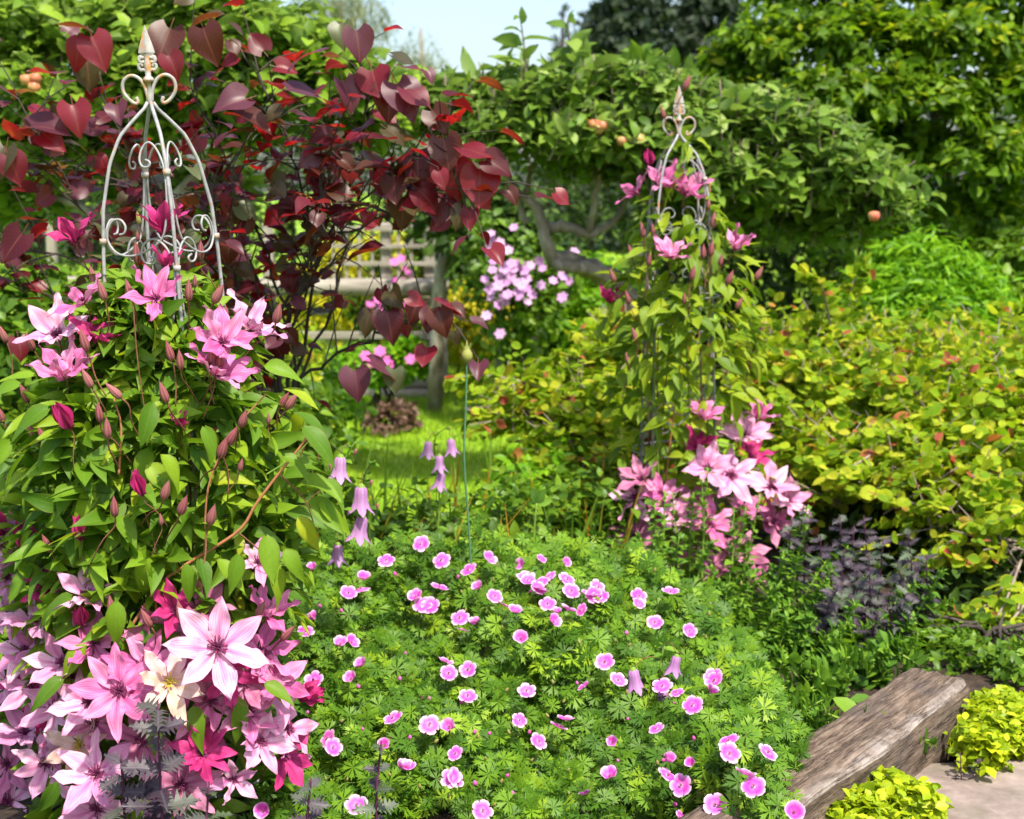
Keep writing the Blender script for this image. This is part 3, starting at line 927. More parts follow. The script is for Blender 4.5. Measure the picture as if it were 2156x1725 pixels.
# ------------------------------------------------------------------ right-hand big tree
def big_tree():
    Y = 9.6
    base = at(1960, 640, Y + 0.6)
    base[2] = 0
    root = thing('broadleaf_tree', 'large bright green tree filling the upper right behind the golden shrub', 'tree', base)
    b = np.array(base)

    def br(pts, r0, r1):
        V, F = limb([np.array(p) - b for p in pts], r0, r1, 14, 8, 0.01)
        link('trunk' if r0 > 0.07 else 'branch', make_mesh('branch', V, F, M['bark_dark']), root)
    for (x0, y0, x1, y1, x2, y2, r0) in ((1960, 640, 1965, 480, 1990, 200, 0.085), (1915, 600, 1900, 470, 1820, 250, 0.075), (2120, 640, 2130, 500, 2100, 250, 0.08), (1965, 480, 1850, 300, 1750, 150, 0.05), (1970, 400, 2060, 250, 2120, 60, 0.05), (1900, 470, 1740, 380, 1640, 330, 0.04), (1985, 300, 1940, 100, 1930, -60, 0.05), (2130, 480, 2060, 430, 2000, 420, 0.03)):
        br([at(x0, y0, Y + 0.5), at(x1, y1, Y + 0.4), at(x2, y2, Y + 0.1)], r0, r0 * 0.25)
    L = [(1650, 130, 9.3, 130, 60), (1560, 190, 9.4, 85, 45), (1720, 30, 9.6, 120, 60), (1900, 0, 9.5, 150, 60), (2080, 20, 9.3, 120, 70), (1830, 120, 9.0, 140, 55), (2010, 130, 9.0, 130, 60), (1620, 260, 9.3, 110, 60), (1760, 230, 8.9, 130, 50), (1930, 250, 8.8, 130, 50), (2110, 240, 9.0, 100, 60), (1840, 340, 9.0, 120, 45), (2020, 360, 8.8, 130, 50), (2140, 370, 9.1, 70, 50), (1760, 420, 9.5, 110, 45), (2030, 470, 9.1, 90, 40), (2120, 530, 8.9, 70, 35), (1800, 500, 9.4, 80, 36), (1690, 350, 9.6, 80, 50), (1950, -80, 9.6, 200, 60), (1700, -50, 9.9, 90, 45), (2150, 140, 9.4, 60, 70), (1700, 450, 9.9, 110, 60), (2250, 100, 9.3, 110, 90), (2260, 300, 9.1, 100, 80), (2300, 480, 9.2, 100, 60), (2420, 200, 9.5, 130, 120), (2400, 420, 9.5, 110, 80)]
    lob = [ellipsoid(x, y, Yd, rx * 0.8, ry * 0.78, 0.42) for x, y, Yd, rx, ry in L]
    n = 5400
    P, d = lobe_points(lob, n, 0.6, 0.5, -0.3, 9.0)
    n = len(P)
    D = nrm(d * 0.8 + np.array([0, 0, 0.55]) + rvec(n, 0.35))
    T, Mx = twig_leaves(P, D, rng.uniform(0.12, 0.28, n), 9, 0.080, 0.2, spread=1.1)
    foliage(root, T_APPLE, M['tree_leaf'], T, Mx, 300, stuff='crown', cell=14)


big_tree()
hedge_mass('shade_stand_in', 'dark leaf mass standing in for the shade beneath the large bright tree', 'shrub', 11.6, 1.0, 5.5, 0, 1.45, 2600, M['dark_leaf'], 0.08, 0.6)  # dark leaf colour paints the tree's shaded interior


def dome_shrub(name, label, L, n, mat, size, nl=7, tm=T_OVAL, n_obj=120, twig=(0.12, 0.28), up=0.6, droop=0.3, cell=14, inner=0.5, stemmat='bark_dark', catg='shrub', group=None, spread=1.0, front=0.5, leafname='leaf', base_z=0.0, low=-1.0, nstem=9, jit=0.35):
    lob = [ellipsoid(*l) for l in L]
    c = np.mean([l[0] for l in lob], 0)
    base = np.array([c[0], c[1] + 0.1, base_z])
    root = thing(name, label, catg, base, group)
    parts = []
    for i in range(nstem):
        l = lob[i % len(lob)]
        e = np.array(l[0]) + np.array(l[1]) * nrm(rvec(1))[0] * 0.6 - base
        e[2] = max(e[2], 0.1)
        s = np.array([rng.normal(0, 0.06), rng.normal(0, 0.06), 0])
        parts.append(limb([s, s * 0.5 + e * [0.35, 0.35, 0.6], e], 0.012, 0.003, 8, 5, 0.006))
    for i, p in enumerate(parts):
        link('stem', make_mesh('stem', *p, M[stemmat]), root)
    P, d = lobe_points(lob, n, inner, front, low)
    D = nrm(d * 0.8 + np.array([0, 0, up]) + rvec(n, jit))
    T, Mx = twig_leaves(P, D, rng.uniform(*twig, n), nl, size, droop, spread=spread)
    keep = T[:, 2] > base_z + 0.01
    foliage(root, tm, mat, T[keep], Mx[keep], n_obj, stuff='foliage', cell=cell, name=leafname)
    return root


dome_shrub('leafy_shrub', 'vivid green fine leaved mound behind the golden shrub', [(1930, 600, 7.9, 95, 55, 0.35), (1900, 680, 7.7, 130, 70, 0.4), (2020, 660, 7.8, 70, 60, 0.3)], 900, M['lime_leaf'], 0.075, tm=T_LANCE, n_obj=150, up=0.9)
dome_shrub('leafy_shrub', 'dull green shrub at the picture edge beside the vivid green mound', [(2120, 620, 8.4, 80, 60, 0.35), (2130, 700, 8.2, 80, 60, 0.35)], 500, M['mid_leaf'], 0.075, n_obj=60)
dome_shrub('leafy_shrub', 'bright green bush beside the pale post under the fruit tree limb', [(1230, 640, 10.2, 90, 60, 0.5), (1300, 700, 9.8, 90, 60, 0.5), (1180, 740, 10.4, 70, 50, 0.4)], 900, M['lime_leaf'], 0.06, n_obj=60)
dome_shrub('chartreuse_bush', 'round chartreuse yellow bush between fence corner and pale post', [(1000, 670, 11.2, 48, 45, 0.35), (985, 700, 11.1, 40, 30, 0.3)], 500, M['chartreuse'], 0.05, n_obj=60)
dome_shrub('chartreuse_bush', 'yellow leaved shrub seen through the fence lattice', [(800, 570, 12.6, 130, 50, 0.4), (700, 640, 12.6, 100, 60, 0.4), (880, 640, 12.6, 70, 60, 0.3)], 800, M['chartreuse'], 0.055, n_obj=40)
dome_shrub('leafy_shrub', 'dark green bush standing behind the fence post and teal tie', [(960, 500, 12.4, 70, 70, 0.5), (1000, 580, 12.2, 60, 60, 0.5), (1090, 560, 12.6, 90, 90, 0.5)], 900, M['dark_leaf'], 0.07, n_obj=40)

# ------------------------------------------------------------------ rustic fence with lattice
def fence():
    Y = 10.6
    s = Y / FPX
    c = at(850, 820, Y)
    root = thing('lattice_fence', 'weathered timber fence with log rails and open lattice top beyond the lawn', 'fence', (c[0], Y, 0))
    o = np.array(root.location)

    def part(name, x0, y0, x1, y1, depth, dy, mat, bev=0.006, par=root):
        a, b = at(x0, y0, Y), at(x1, y1, Y)
        V, F = box((a[0] + b[0]) / 2 - o[0], dy, (a[2] + b[2]) / 2, abs(b[0] - a[0]), depth, abs(a[2] - b[2]), bev)
        return link(name, make_mesh(name, V, F, M[mat], smooth=False), par)

    def log(x0, y0, x1, y1, r, dy):
        a, b = at(x0, y0, Y), at(x1, y1, Y)
        n = 12
        P = np.linspace(a, b, n) - o
        P[:, 1] = dy
        P[:, 2] += np.sin(np.linspace(0, 5, n)) * 0.006
        V, F = tube(P, r * (1 + rng.normal(0, 0.03, n)), 10)
        link('rail', make_mesh('rail', V, F, M['timber'], smooth=True), root)
    log(-120, 603, 945, 603, 0.066, -0.03)
    log(400, 803, 946, 803, 0.06, -0.02)
    log(330, 829, 905, 828, 0.055, -0.10)
    part('board', 560, 700, 925, 716, 0.03, 0.05, 'timber')
    for i, x in enumerate((902, 810, 560, 330, 100)):
        part('post', x - 12, 470, x + 12, 588, 0.08, 0.10, 'post', 0.01)
    for x in (928, 560, 200):
        part('post', x - 15, 610, x + 15, 850, 0.10, 0.02, 'post', 0.012)
    for x in (897, 540):
        part('post', x - 8, 612, x + 8, 840, 0.05, 0.11, 'post')
    for x in np.arange(700, 915, 27.5):
        if abs(x - 810) > 13 and abs(x - 902) > 13:
            part('slat', x - 4, 474, x + 4, 590, 0.014, 0.055, 'post', 0.002)
    for y in (482, 519, 556):
        part('slat', 690, y - 4.5, 918, y + 4.5, 0.014, 0.035, 'timber', 0.002)


fence()

# pink flowers: simple five to six petalled bloom used by far climbers
def bloom_mesh(name, mat, npet=6, w=0.34, cup=0.25):
    t = grid_leaf([(0, 0.08), (0.35, w * 0.8), (0.7, w), (0.9, w * 0.7), (1, 0.05)], 2, 4, fold=-0.1, curl=-0.1)
    parts, uvs = [], []
    for i in range(npet):
        a = i * 2 * math.pi / npet
        d = np.array([[math.cos(a) * math.cos(cup), math.sin(a) * math.cos(cup), math.sin(cup)]])
        nn = np.array([[-math.cos(a) * math.sin(cup), -math.sin(a) * math.sin(cup), math.cos(cup)]])
        m = frames(d, nn, np.ones(1))[0]
        parts.append((t['v'] @ m.T, t['f']))
        uvs.append(t['uv'])
    V, F = cat(parts)
    return make_mesh(name, V, F, mat, uv=np.concatenate(uvs))


BLOOM = {k: bloom_mesh('flower', M[k]) for k in ('pink_far', 'pink_hot', 'p_pale', 'p_pink')}


def bloom(root, kind, p, axis, size, name='flower'):
    m = frames(nrm(np.cross([axis], rvec(1))), np.array([axis]), np.array([size]))[0]
    return link(name, BLOOM[kind], root, mat4(m, np.asarray(p) - np.array(root.location)))


def climber_on_post():
    Y = 9.3
    b = at(1124, 760, Y)
    post = tag(link('timber_post', None), 'pale timber post under the fruit tree limb carrying lilac clematis', 'post')
    bpy.data.objects.remove(post)
    hp = at(1124, 640, Y)[2]
    V, F = box(0, 0, hp / 2, 0.082, 0.082, hp, 0.008)
    p = link('timber_post', make_mesh('timber_post', V, F, M['post'], smooth=False), loc=(b[0], Y, 0))
    tag(p, 'pale timber post below the fruit tree limb with lilac flowers around it', 'post')
    b2 = at(1050, 745, Y + 0.3)
    V, F = box(0, 0, 0.6, 0.05, 0.05, 1.2, 0.006)
    p = link('timber_post', make_mesh('timber_post', V, F, M['post'], smooth=False), loc=(b2[0], Y + 0.3, 0))
    tag(p, 'thin dark timber post half hidden in leaves under the lilac flowers', 'post')
    root = dome_shrub('lilac_clematis', 'far clematis with many lilac pink flowers climbing the pale post', [(1075, 590, 9.2, 70, 60, 0.2), (1045, 520, 9.2, 30, 50, 0.15), (1085, 680, 9.3, 45, 70, 0.2), (1150, 600, 9.3, 40, 25, 0.15)], 260, M['mid_leaf'], 0.06, nl=6, n_obj=50, catg='climber')
    z4 = lambda x, y: (x * 0.32 + 621, y * 0.32 + 345)
    spots = [(1290, 460), (1300, 500), (1270, 540), (1330, 540), (1350, 520), (1280, 590), (1400, 570), (1310, 640), (1300, 700), (1380, 690), (1420, 660), (1480, 660), (1550, 670), (1340, 760), (1370, 720), (1400, 780), (1300, 840), (1280, 820), (1490, 800), (1530, 820), (1500, 840), (1610, 640), (1630, 690), (1620, 800), (1700, 770), (1760, 740), (1800, 770), (1380, 880), (1400, 860), (1340, 930), (1530, 910), (1520, 760), (1440, 700), (1460, 780), (1350, 1120), (1760, 880), (1260, 1000), (1840, 580), (1110 + 330, 420), (1340, 800), (1560, 860), (1480, 880), (1290, 880), (1250, 760), (1510, 700), (1420, 740), (1390, 910), (1470, 850)]
    for x, y in spots:
        X, Yp = z4(x, y)
        bloom(root, 'pink_far', at(X, Yp, 8.75 + rng.uniform(-0.05, 0.1)), nrm(np.array([rng.normal(0, 0.4), -0.8, 0.5 + rng.normal(0, 0.3)])), rng.uniform(0.027, 0.041))


climber_on_post()


def pink_rose():
    root = dome_shrub('pink_climber', 'hot pink flowering climber growing through the lattice fence', [(830, 560, 10.9, 40, 30, 0.1), (800, 640, 10.9, 90, 35, 0.15), (820, 720, 10.8, 70, 40, 0.15)], 330, M['mid_leaf'], 0.05, nl=5, n_obj=40, catg='climber', twig=(0.05, 0.12))
    for x, y in [(845, 545), (830, 552), (852, 565), (860, 575), (830, 590), (848, 592), (868, 593), (795, 632), (780, 640), (800, 645), (840, 650), (855, 645), (790, 660), (830, 660), (845, 680), (800, 628), (862, 640), (815, 668), (800, 655), (770, 655)]:
        bloom(root, 'pink_hot', at(x, y, 10.55 + rng.uniform(-0.1, 0.1)), nrm(np.array([rng.normal(0, 0.4), -0.8, 0.6])), rng.uniform(0.026, 0.04))
    root = dome_shrub('border_flower', 'purple pink border flowers at the foot of the lattice fence', [(810, 765, 9.9, 45, 25, 0.15), (860, 755, 9.9, 40, 30, 0.15), (760, 775, 9.9, 60, 30, 0.15)], 260, M['lime_leaf'], 0.06, nl=5, n_obj=30, catg='flower', twig=(0.05, 0.12))
    for x, y in [(790, 755), (800, 768), (785, 765), (812, 760), (865, 757), (820, 770), (770, 750), (800, 740)]:
        bloom(root, 'pink_hot', at(x, y, 9.7), nrm(np.array([rng.normal(0, 0.4), -0.8, 0.6])), 0.045)
    dome_shrub('russet_plant', 'low russet brown leaved plant at the lawn edge before the fence', [(840, 880, 9.0, 35, 15, 0.15), (800, 888, 8.9, 25, 12, 0.12)], 70, M['rust_plant'], 0.05, n_obj=40, nl=6, twig=(0.05, 0.12))
    dome_shrub('border_flower', 'tangle of lime leaves hiding the border edge behind the redbud', [(640, 850, 8.0, 90, 50, 0.3), (590, 920, 7.6, 100, 40, 0.3)], 420, M['lime_leaf'], 0.06, n_obj=60, nl=6)


pink_rose()

# ------------------------------------------------------------------ apple trees
def apple_tree():
    Y = 7.3
    base = at(1190, 900, Y)
    base[2] = 0
    b = np.array(base)
    root = thing('apple_tree', 'old spreading apple tree with crooked pale limbs behind the farther obelisk', 'tree', base)

    def br(pts, r0, r1, name='branch'):
        V, F = limb([at(*p) - b for p in pts], r0, r1, 18, 9, 0.006)
        link(name, make_mesh(name, V, F, M['bark']), root)
    br([(1340, 900, 7.35), (1345, 700, 7.35), (1300, 600, 7.3), (1220, 555, 7.2)], 0.08, 0.05, 'trunk')
    br([(1210, 550, 7.2), (1165, 545, 7.15), (1150, 500, 7.1), (1130, 440, 7.1), (1085, 400, 7.1), (1040, 330, 7.1)], 0.045, 0.014)
    br([(1160, 550, 7.15), (1200, 560, 7.1), (1250, 570, 7.15), (1310, 600, 7.2)], 0.035, 0.03)
    br([(1145, 480, 7.15), (1185, 475, 7.1), (1240, 490, 7.1), (1290, 470, 7.1), (1330, 400, 7.1)], 0.032, 0.012)
    br([(1110, 470, 7.2), (1100, 430, 7.2), (1130, 330, 7.2), (1160, 220, 7.1)], 0.022, 0.006)
    br([(1330, 560, 7.2), (1420, 420, 7.2), (1480, 330, 7.1), (1560, 240, 7.0)], 0.035, 0.008)
    br([(1345, 540, 7.3), (1550, 450, 7.2), (1700, 420, 7.1), (1830, 420, 7.0)], 0.035, 0.008)
    br([(1240, 490, 7.1), (1260, 380, 7.0), (1250, 270, 7.0), (1250, 150, 7.0)], 0.02, 0.005)
    L = [(1000, 285, 7.1, 80, 50), (1120, 265, 7.0, 90, 50), (1240, 250, 7.0, 90, 50), (1360, 265, 7.0, 90, 50), (1020, 340, 7.0, 80, 60), (1130, 340, 6.9, 100, 60), (1260, 340, 6.9, 100, 60), (1390, 350, 7.0, 90, 60), (1500, 330, 7.0, 100, 70), (1610, 320, 7.0, 90, 60), (1700, 360, 7.0, 90, 50), (1780, 420, 7.0, 80, 45), (1850, 480, 7.05, 60, 40), (1560, 420, 6.9, 100, 60), (1680, 450, 6.95, 100, 45), (1230, 395, 7.2, 100, 35), (1400, 430, 7.1, 80, 50), (1400, 510, 7.4, 60, 40), (1640, 520, 7.3, 110, 40), (1480, 480, 7.2, 80, 50), (1790, 500, 7.1, 70, 30), (950, 270, 7.3, 40, 40)]
    lob = [ellipsoid(x, y, Yd, rx * 0.85, ry * 0.8, 0.32) for x, y, Yd, rx, ry in L]
    n = 1750
    P, d = lobe_points(lob, n, 0.4, 0.5, -0.3, 13.0)
    n = len(P)
    D = nrm(d * 0.45 + np.array([0, 0, 1.0]) + rvec(n, 0.35))
    tag(link('twig_mass', make_mesh('twig_mass', *cat([tube(np.array([p, p + dd * 0.24]) - b, [0.004, 0.002], 4, False) for p, dd in zip(P[::2], D[::2])]), M['twig_grey']), root), kind='stuff')
    T, Mx = twig_leaves(P, D, rng.uniform(0.14, 0.30, n), 9, 0.080, 0.2, spread=1.1, jit=0.6)
    # upright water shoots standing above the crown
    sh = [(1095, 30, 220), (1195, 35, 230), (1345, 100, 230), (1440, 60 + 120, 300), (1000, 190, 280), (945, 180, 270), (1020, 185, 270), (1140, 150, 240), (1300, 170, 260), (1250, 180, 260), (1400, 200, 300), (1560, 235, 330), (1750, 250, 380), (1660, 260, 360), (1070, 190, 280), (1165, 170, 250), (1500, 250, 330), (1845, 360, 450), (900, 200, 290), (1610, 250, 340), (1380, 170, 260)]
    for x in range(940, 1870, 24):
        yt = np.interp(x, [940, 1000, 1100, 1250, 1350, 1440, 1560, 1700, 1800, 1870], [235, 200, 180, 172, 176, 195, 245, 275, 340, 420]) - 48 + rng.uniform(-30, 20)
        sh.append((x + rng.uniform(-10, 10), yt, yt + rng.uniform(100, 150)))
    parts = []
    for x, yt, yb in sh:
        Yd = 6.95 + rng.uniform(-0.15, 0.15)
        a, e = at(x + rng.uniform(-15, 15), yb, Yd), at(x, yt, Yd)
        parts.append(tube(spline([a - b, (a + e) / 2 - b + [0.01, 0, 0], e - b], 6), np.linspace(0.008, 0.003, 6), 5))
        ln = np.linalg.norm(e - a)
        nl = int(ln / 0.035) + 2
        T2, M2 = twig_leaves(a[None], nrm((e - a)[None]), np.array([ln]), nl, 0.115, 0.05, spread=1.0, jit=0.75)
        T, Mx = np.concatenate([T, T2]), np.concatenate([Mx, M2])
    for p_ in parts:
        link('shoot', make_mesh('shoot', *p_, M['twig_grey']), root)
    foliage(root, T_APPLE, M['apple_leaf'], T, Mx, 300, stuff='crown', cell=14)
    for x, y in [(1268, 265), (1258, 273), (1310, 297), (1345, 293), (1250, 262), (1840, 455)]:
        p = at(x, y, 6.6) - b
        V, F, uv = lathe([(0.001, -0.024), (0.02, -0.022), (0.029, 0.0), (0.024, 0.018), (0.008, 0.022), (0.001, 0.018)], 10)
        link('apple', make_mesh('apple', V + p, F, M['apple']), root)
    # teal tie on a low limb
    t = [at(928, 575, 9.8), at(960, 530, 9.8), at(1000, 500, 9.8), at(1030, 470, 9.8)]
    tb = np.array([t[0][0], 9.8, 0])
    r2 = thing('apple_tree', 'smaller dark apple tree with a teal tie on its slanting limb', 'tree', tb)
    g = np.array([t[0][0] - 0.05, 9.8, 0])
    link('trunk', make_mesh('trunk', *limb([g - tb, t[0] - tb, t[1] - tb, t[2] - tb, t[3] - tb], 0.055, 0.03, 16, 8), M['bark']), r2)
    k = (t[1] + t[2]) / 2 - tb
    dd = nrm(t[2] - t[1])
    link('tie', make_mesh('tie', *tube(np.array([k - dd * 0.03, k, k + dd * 0.035]), [0.052, 0.058, 0.052], 10), M['teal']), r2)
    lob = [ellipsoid(x, y, 9.9, rx, ry, 0.4) for x, y, rx, ry in [(1000, 440, 90, 50), (1080, 480, 70, 50), (940, 470, 60, 40), (1130, 570, 60, 40)]]
    P, d = lobe_points(lob, 260, 0.3, 0.5)
    D = nrm(d * 0.6 + np.array([0, 0, 0.5]) + rvec(260, 0.4))
    T, Mx = twig_leaves(P, D, rng.uniform(0.12, 0.3, 260), 8, 0.08, 0.3)
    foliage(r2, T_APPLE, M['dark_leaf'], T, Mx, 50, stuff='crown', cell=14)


apple_tree()


def apple_left():
    Y = 7.0
    base = at(330, 900, Y)
    base[2] = 0
    b = np.array(base)
    root = thing('apple_tree', 'sunlit light green apple tree behind the purple redbud on the left', 'tree', base)
    for pts, r0 in (([(330, 900, 7.0), (335, 600, 7.0), (330, 420, 7.0)], 0.07), ([(330, 430, 7.0), (200, 300, 6.9), (90, 150, 6.9)], 0.035), ([(332, 450, 7.0), (480, 300, 6.9), (600, 160, 6.9)], 0.035), ([(330, 430, 7.0), (340, 260, 6.9), (350, 100, 6.9)], 0.03), ([(335, 500, 7.0), (150, 430, 7.0), (20, 380, 7.0)], 0.03)):
        link('trunk' if r0 > 0.05 else 'branch', make_mesh('branch', *limb([at(*p) - b for p in pts], r0, r0 * 0.3, 14, 7, 0.005), M['bark']), root)
    L = [(60, 120, 6.8, 100, 60), (40, 240, 6.7, 90, 70), (180, 150, 6.8, 100, 60), (170, 270, 6.7, 100, 60), (300, 110, 6.8, 100, 60), (300, 230, 6.7, 110, 60), (430, 90, 6.8, 90, 55), (430, 200, 6.7, 100, 60), (560, 120, 6.8, 90, 55), (560, 230, 6.7, 90, 60), (660, 180, 6.8, 70, 60), (700, 260, 6.8, 90, 60), (770, 240, 7.0, 50, 40), (850, 290, 7.1, 60, 40), (380, 320, 6.9, 120, 50), (60, 360, 6.9, 120, 50), (220, 380, 7.1, 100, 50), (550, 330, 7.0, 100, 50), (840, 300, 7.1, 90, 60), (80, 470, 7.3, 100, 60), (380, 450, 7.4, 150, 60), (740, 340, 7.2, 90, 60), (-80, 150, 6.8, 100, 70), (-90, 300, 6.8, 100, 70), (-190, 220, 7.0, 110, 90)]
    lob = [ellipsoid(x, y, Yd, rx, ry, 0.36) for x, y, Yd, rx, ry in L]
    n = 1850
    P, d = lobe_points(lob, n, 0.4, 0.5, -0.3, 13.0)
    n = len(P)
    D = nrm(d * 0.45 + np.array([0, 0, 1.0]) + rvec(n, 0.35))
    T, Mx = twig_leaves(P, D, rng.uniform(0.14, 0.30, n), 9, 0.084, 0.2, spread=1.1, jit=0.6)
    parts = []
    more_ = []
    for x in range(0, 860, 26):
        yt = np.interp(x, [0, 200, 420, 600, 720, 860], [60, 30, 0, 60, 140, 215]) - 25 + rng.uniform(-25, 25)
        more_.append((x + rng.uniform(-10, 10), yt, yt + rng.uniform(70, 120)))
    for x, yt, yb in more_ + [(60, 30, 150), (130, 50, 170), (215, 10, 130), (300, 10, 130), (250, 30, 140), (360, 5, 110), (420, -10, 100), (480, -5, 100), (530, 30, 130), (600, 50, 160), (640, 70, 190), (690, 110, 220), (20, 60, 170), (170, 60, 170), (330, -10, 100), (560, 20, 120), (440, 30, 110), (390, -20, 100)]:
        Yd = 6.75 + rng.uniform(-0.15, 0.15)
        a, e = at(x + rng.uniform(-15, 15), yb, Yd), at(x, yt, Yd)
        parts.append(tube(spline([a - b, (a + e) / 2 - b + [0.01, 0, 0], e - b], 6), np.linspace(0.008, 0.003, 6), 5))
        ln = np.linalg.norm(e - a)
        T2, M2 = twig_leaves(a[None], nrm((e - a)[None]), np.array([ln]), int(ln / 0.032) + 2, 0.115, 0.05, spread=1.0, jit=0.75)
        T, Mx = np.concatenate([T, T2]), np.concatenate([Mx, M2])
    for p_ in parts:
        link('shoot', make_mesh('shoot', *p_, M['twig_grey']), root)
    foliage(root, T_APPLE, M['apple_light'], T, Mx, 300, stuff='crown', cell=14)
    for x, y in [(55, 168), (72, 184), (75, 165)]:
        V, F, uv = lathe([(0.001, -0.024), (0.02, -0.022), (0.029, 0.0), (0.024, 0.018), (0.008, 0.022), (0.001, 0.018)], 10)
        link('apple', make_mesh('apple', V + at(x, y, 6.3) - b, F, M['apple']), root)


apple_left()

# mid-ground shrubs on the left, behind and under the redbud
dome_shrub('leafy_shrub', 'fresh green shrub behind the clematis at the left edge', [(40, 700, 6.2, 120, 90, 0.4), (60, 850, 6.0, 130, 100, 0.4), (200, 780, 6.3, 120, 90, 0.4), (60, 1000, 5.8, 110, 90, 0.4), (-100, 800, 6.0, 120, 120, 0.4), (-120, 1000, 5.6, 120, 100, 0.4)], 1300, M['mid_leaf'], 0.075, n_obj=80)
dome_shrub('leafy_shrub', 'yellow variegated shrub glimpsed under the redbud branches', [(540, 770, 6.8, 80, 40, 0.3), (600, 800, 6.8, 45, 35, 0.25), (470, 700, 7.0, 80, 50, 0.35)], 330, M['gold_leaf'], 0.055, n_obj=80)
dome_shrub('leafy_shrub', 'dark green bush in the shade low under the redbud', [(560, 900, 6.4, 90, 50, 0.35), (480, 840, 6.6, 100, 70, 0.35), (600, 960, 6.2, 60, 30, 0.3), (380, 700, 7.2, 180, 90, 0.4)], 800, M['mid_leaf'], 0.07, n_obj=80)

# ------------------------------------------------------------------ golden shrub
def gold_shrub():
    base = at(1850, 1200, 6.0)
    base[2] = 0.05
    b = np.array(base)
    root = thing('golden_shrub', 'wide golden yellow shrub with reddish leaf tips behind the farther obelisk', 'shrub', base)
    L = [(1140, 865, 6.1, 65, 35), (1075, 860, 6.0, 35, 22), (1240, 870, 6.1, 95, 50), (1275, 800, 6.3, 60, 35), (1340, 735, 6.3, 60, 35), (1220, 930, 5.9, 90, 50), (1330, 900, 6.0, 100, 70), (1240, 1010, 5.7, 90, 45), (1330, 1010, 5.8, 90, 60),
         (1640, 775, 6.3, 100, 60), (1760, 730, 6.4, 60, 60), (1860, 765, 6.3, 80, 45), (1700, 850, 6.0, 130, 80), (1860, 830, 5.9, 130, 80), (2000, 830, 6.0, 100, 60), (2110, 800, 6.0, 80, 55), (2080, 880, 5.7, 110, 80), (1950, 920, 5.6, 120, 70), (1800, 950, 5.6, 120, 70), (1660, 950, 5.8, 90, 70), (2130, 970, 5.4, 90, 70), (1990, 1000, 5.4, 120, 60), (1860, 1030, 5.4, 110, 55), (1730, 1020, 5.5, 80, 50), (2110, 1060, 5.2, 90, 50), (2120, 1130, 5.0, 70, 40), (2000, 1090, 5.2, 90, 40), (1960, 745, 6.3, 40, 25), (2110, 735, 6.2, 50, 30), (2220, 850, 5.9, 90, 70), (2300, 930, 5.7, 100, 80), (2230, 1010, 5.4, 90, 60), (2330, 1050, 5.5, 90, 70), (2420, 920, 6.0, 110, 90), (2440, 1040, 5.7, 100, 80)]
    lob = [ellipsoid(x, y, Yd, rx, ry, 0.30) for x, y, Yd, rx, ry in L]
    for i in range(26):
        c = np.array(lob[(i * 5) % len(lob)][0]) - b
        s = np.array([rng.normal(0, 0.25), rng.normal(0.1, 0.1), 0])
        link('branch', make_mesh('branch', *limb([s, s * 0.6 + c * [0.4, 0.4, 0.75], c, c + (c - s) * [0.22, 0.22, 0.02]], 0.014, 0.003, 12, 5, 0.012), M['twig_grey']), root)
    n = 3900
    P, d = lobe_points(lob, n, 0.35, 0.4, -0.2, 16.0)
    n = len(P)
    D = nrm(d * [1, 1, 0.4] + np.array([0, 0, 0.35]) + rvec(n, 0.55))
    T, Mx = twig_leaves(P, D, rng.uniform(0.14, 0.30, n), 9, 0.047, 0.3, spread=1.0, up=0.45, jit=0.8, planar=True)
    parts = [tube(np.array([p - dd * 0.12, p + dd * 0.2]) - b, [0.0042, 0.0018], 4) for p, dd in zip(P[:1100], D[:1100])]
    tag(link('twig_mass', make_mesh('twig_mass', *cat(parts), M['twig_grey']), root), kind='stuff')
    foliage(root, T_ROUND, M['gold_leaf'], T, Mx, 300, stuff='foliage', cell=20)
    # shaded inner and lower foliage
    L2 = [(1850, 1120, 5.9, 260, 90), (2080, 1150, 5.7, 110, 90), (1250, 1100, 6.0, 220, 70), (1680, 1080, 6.0, 120, 80)]
    lob = [ellipsoid(x, y, Yd, rx, ry, 0.3) for x, y, Yd, rx, ry in L2]
    P, d = lobe_points(lob, 500, 0.2, 0.2)
    P = P[P[:, 2] > 0.1]
    D = nrm(rvec(len(P)) + [0, -0.4, 0.2])
    T, Mx = twig_leaves(P, D, rng.uniform(0.12, 0.28, len(P)), 7, 0.065, 0.35)
    foliage(root, T_ROUND, M['gold_leaf'], T, Mx, 0, stuff='inner_foliage')
    # low sprays that hang over the sleeper end
    for s_ in range(1):
        pass
    spr = [[(1180, 830, 5.95), (1080, 800, 5.85), (1000, 790, 5.8), (950, 800, 5.75)], [(1170, 900, 5.9), (1090, 880, 5.8), (1030, 870, 5.75), (990, 880, 5.7)], [(1270, 790, 6.2), (1220, 760, 6.1), (1180, 745, 6.05), (1150, 760, 6.0)], [(1750, 700, 6.2), (1735, 620, 6.1), (1720, 590, 6.1), (1690, 575, 6.1)], [(1800, 640, 6.3), (1800, 590, 6.25), (1830, 560, 6.25)], [(2150, 1180, 4.9), (2100, 1250, 4.7), (2050, 1290, 4.6), (1975, 1300, 4.5)], [(2150, 1180, 4.8), (2120, 1260, 4.6), (2090, 1330, 4.5), (2120, 1400, 4.45)], [(2160, 1220, 4.8), (2140, 1300, 4.6), (2140, 1380, 4.5), (2150, 1440, 4.4)], [(2160, 1150, 4.9), (2060, 1180, 4.8), (1990, 1175, 4.8), (1930, 1180, 4.8)], [(2100, 1250, 4.7), (2060, 1310, 4.55), (2020, 1350, 4.5), (1990, 1380, 4.45)], [(1900, 900, 5.4), (1830, 960, 5.2), (1780, 990, 5.1), (1745, 1010, 5.0)], [(2160, 1270, 4.6), (2110, 1330, 4.5), (2060, 1380, 4.45), (2030, 1400, 4.4)]]
    T, Mx = [], []
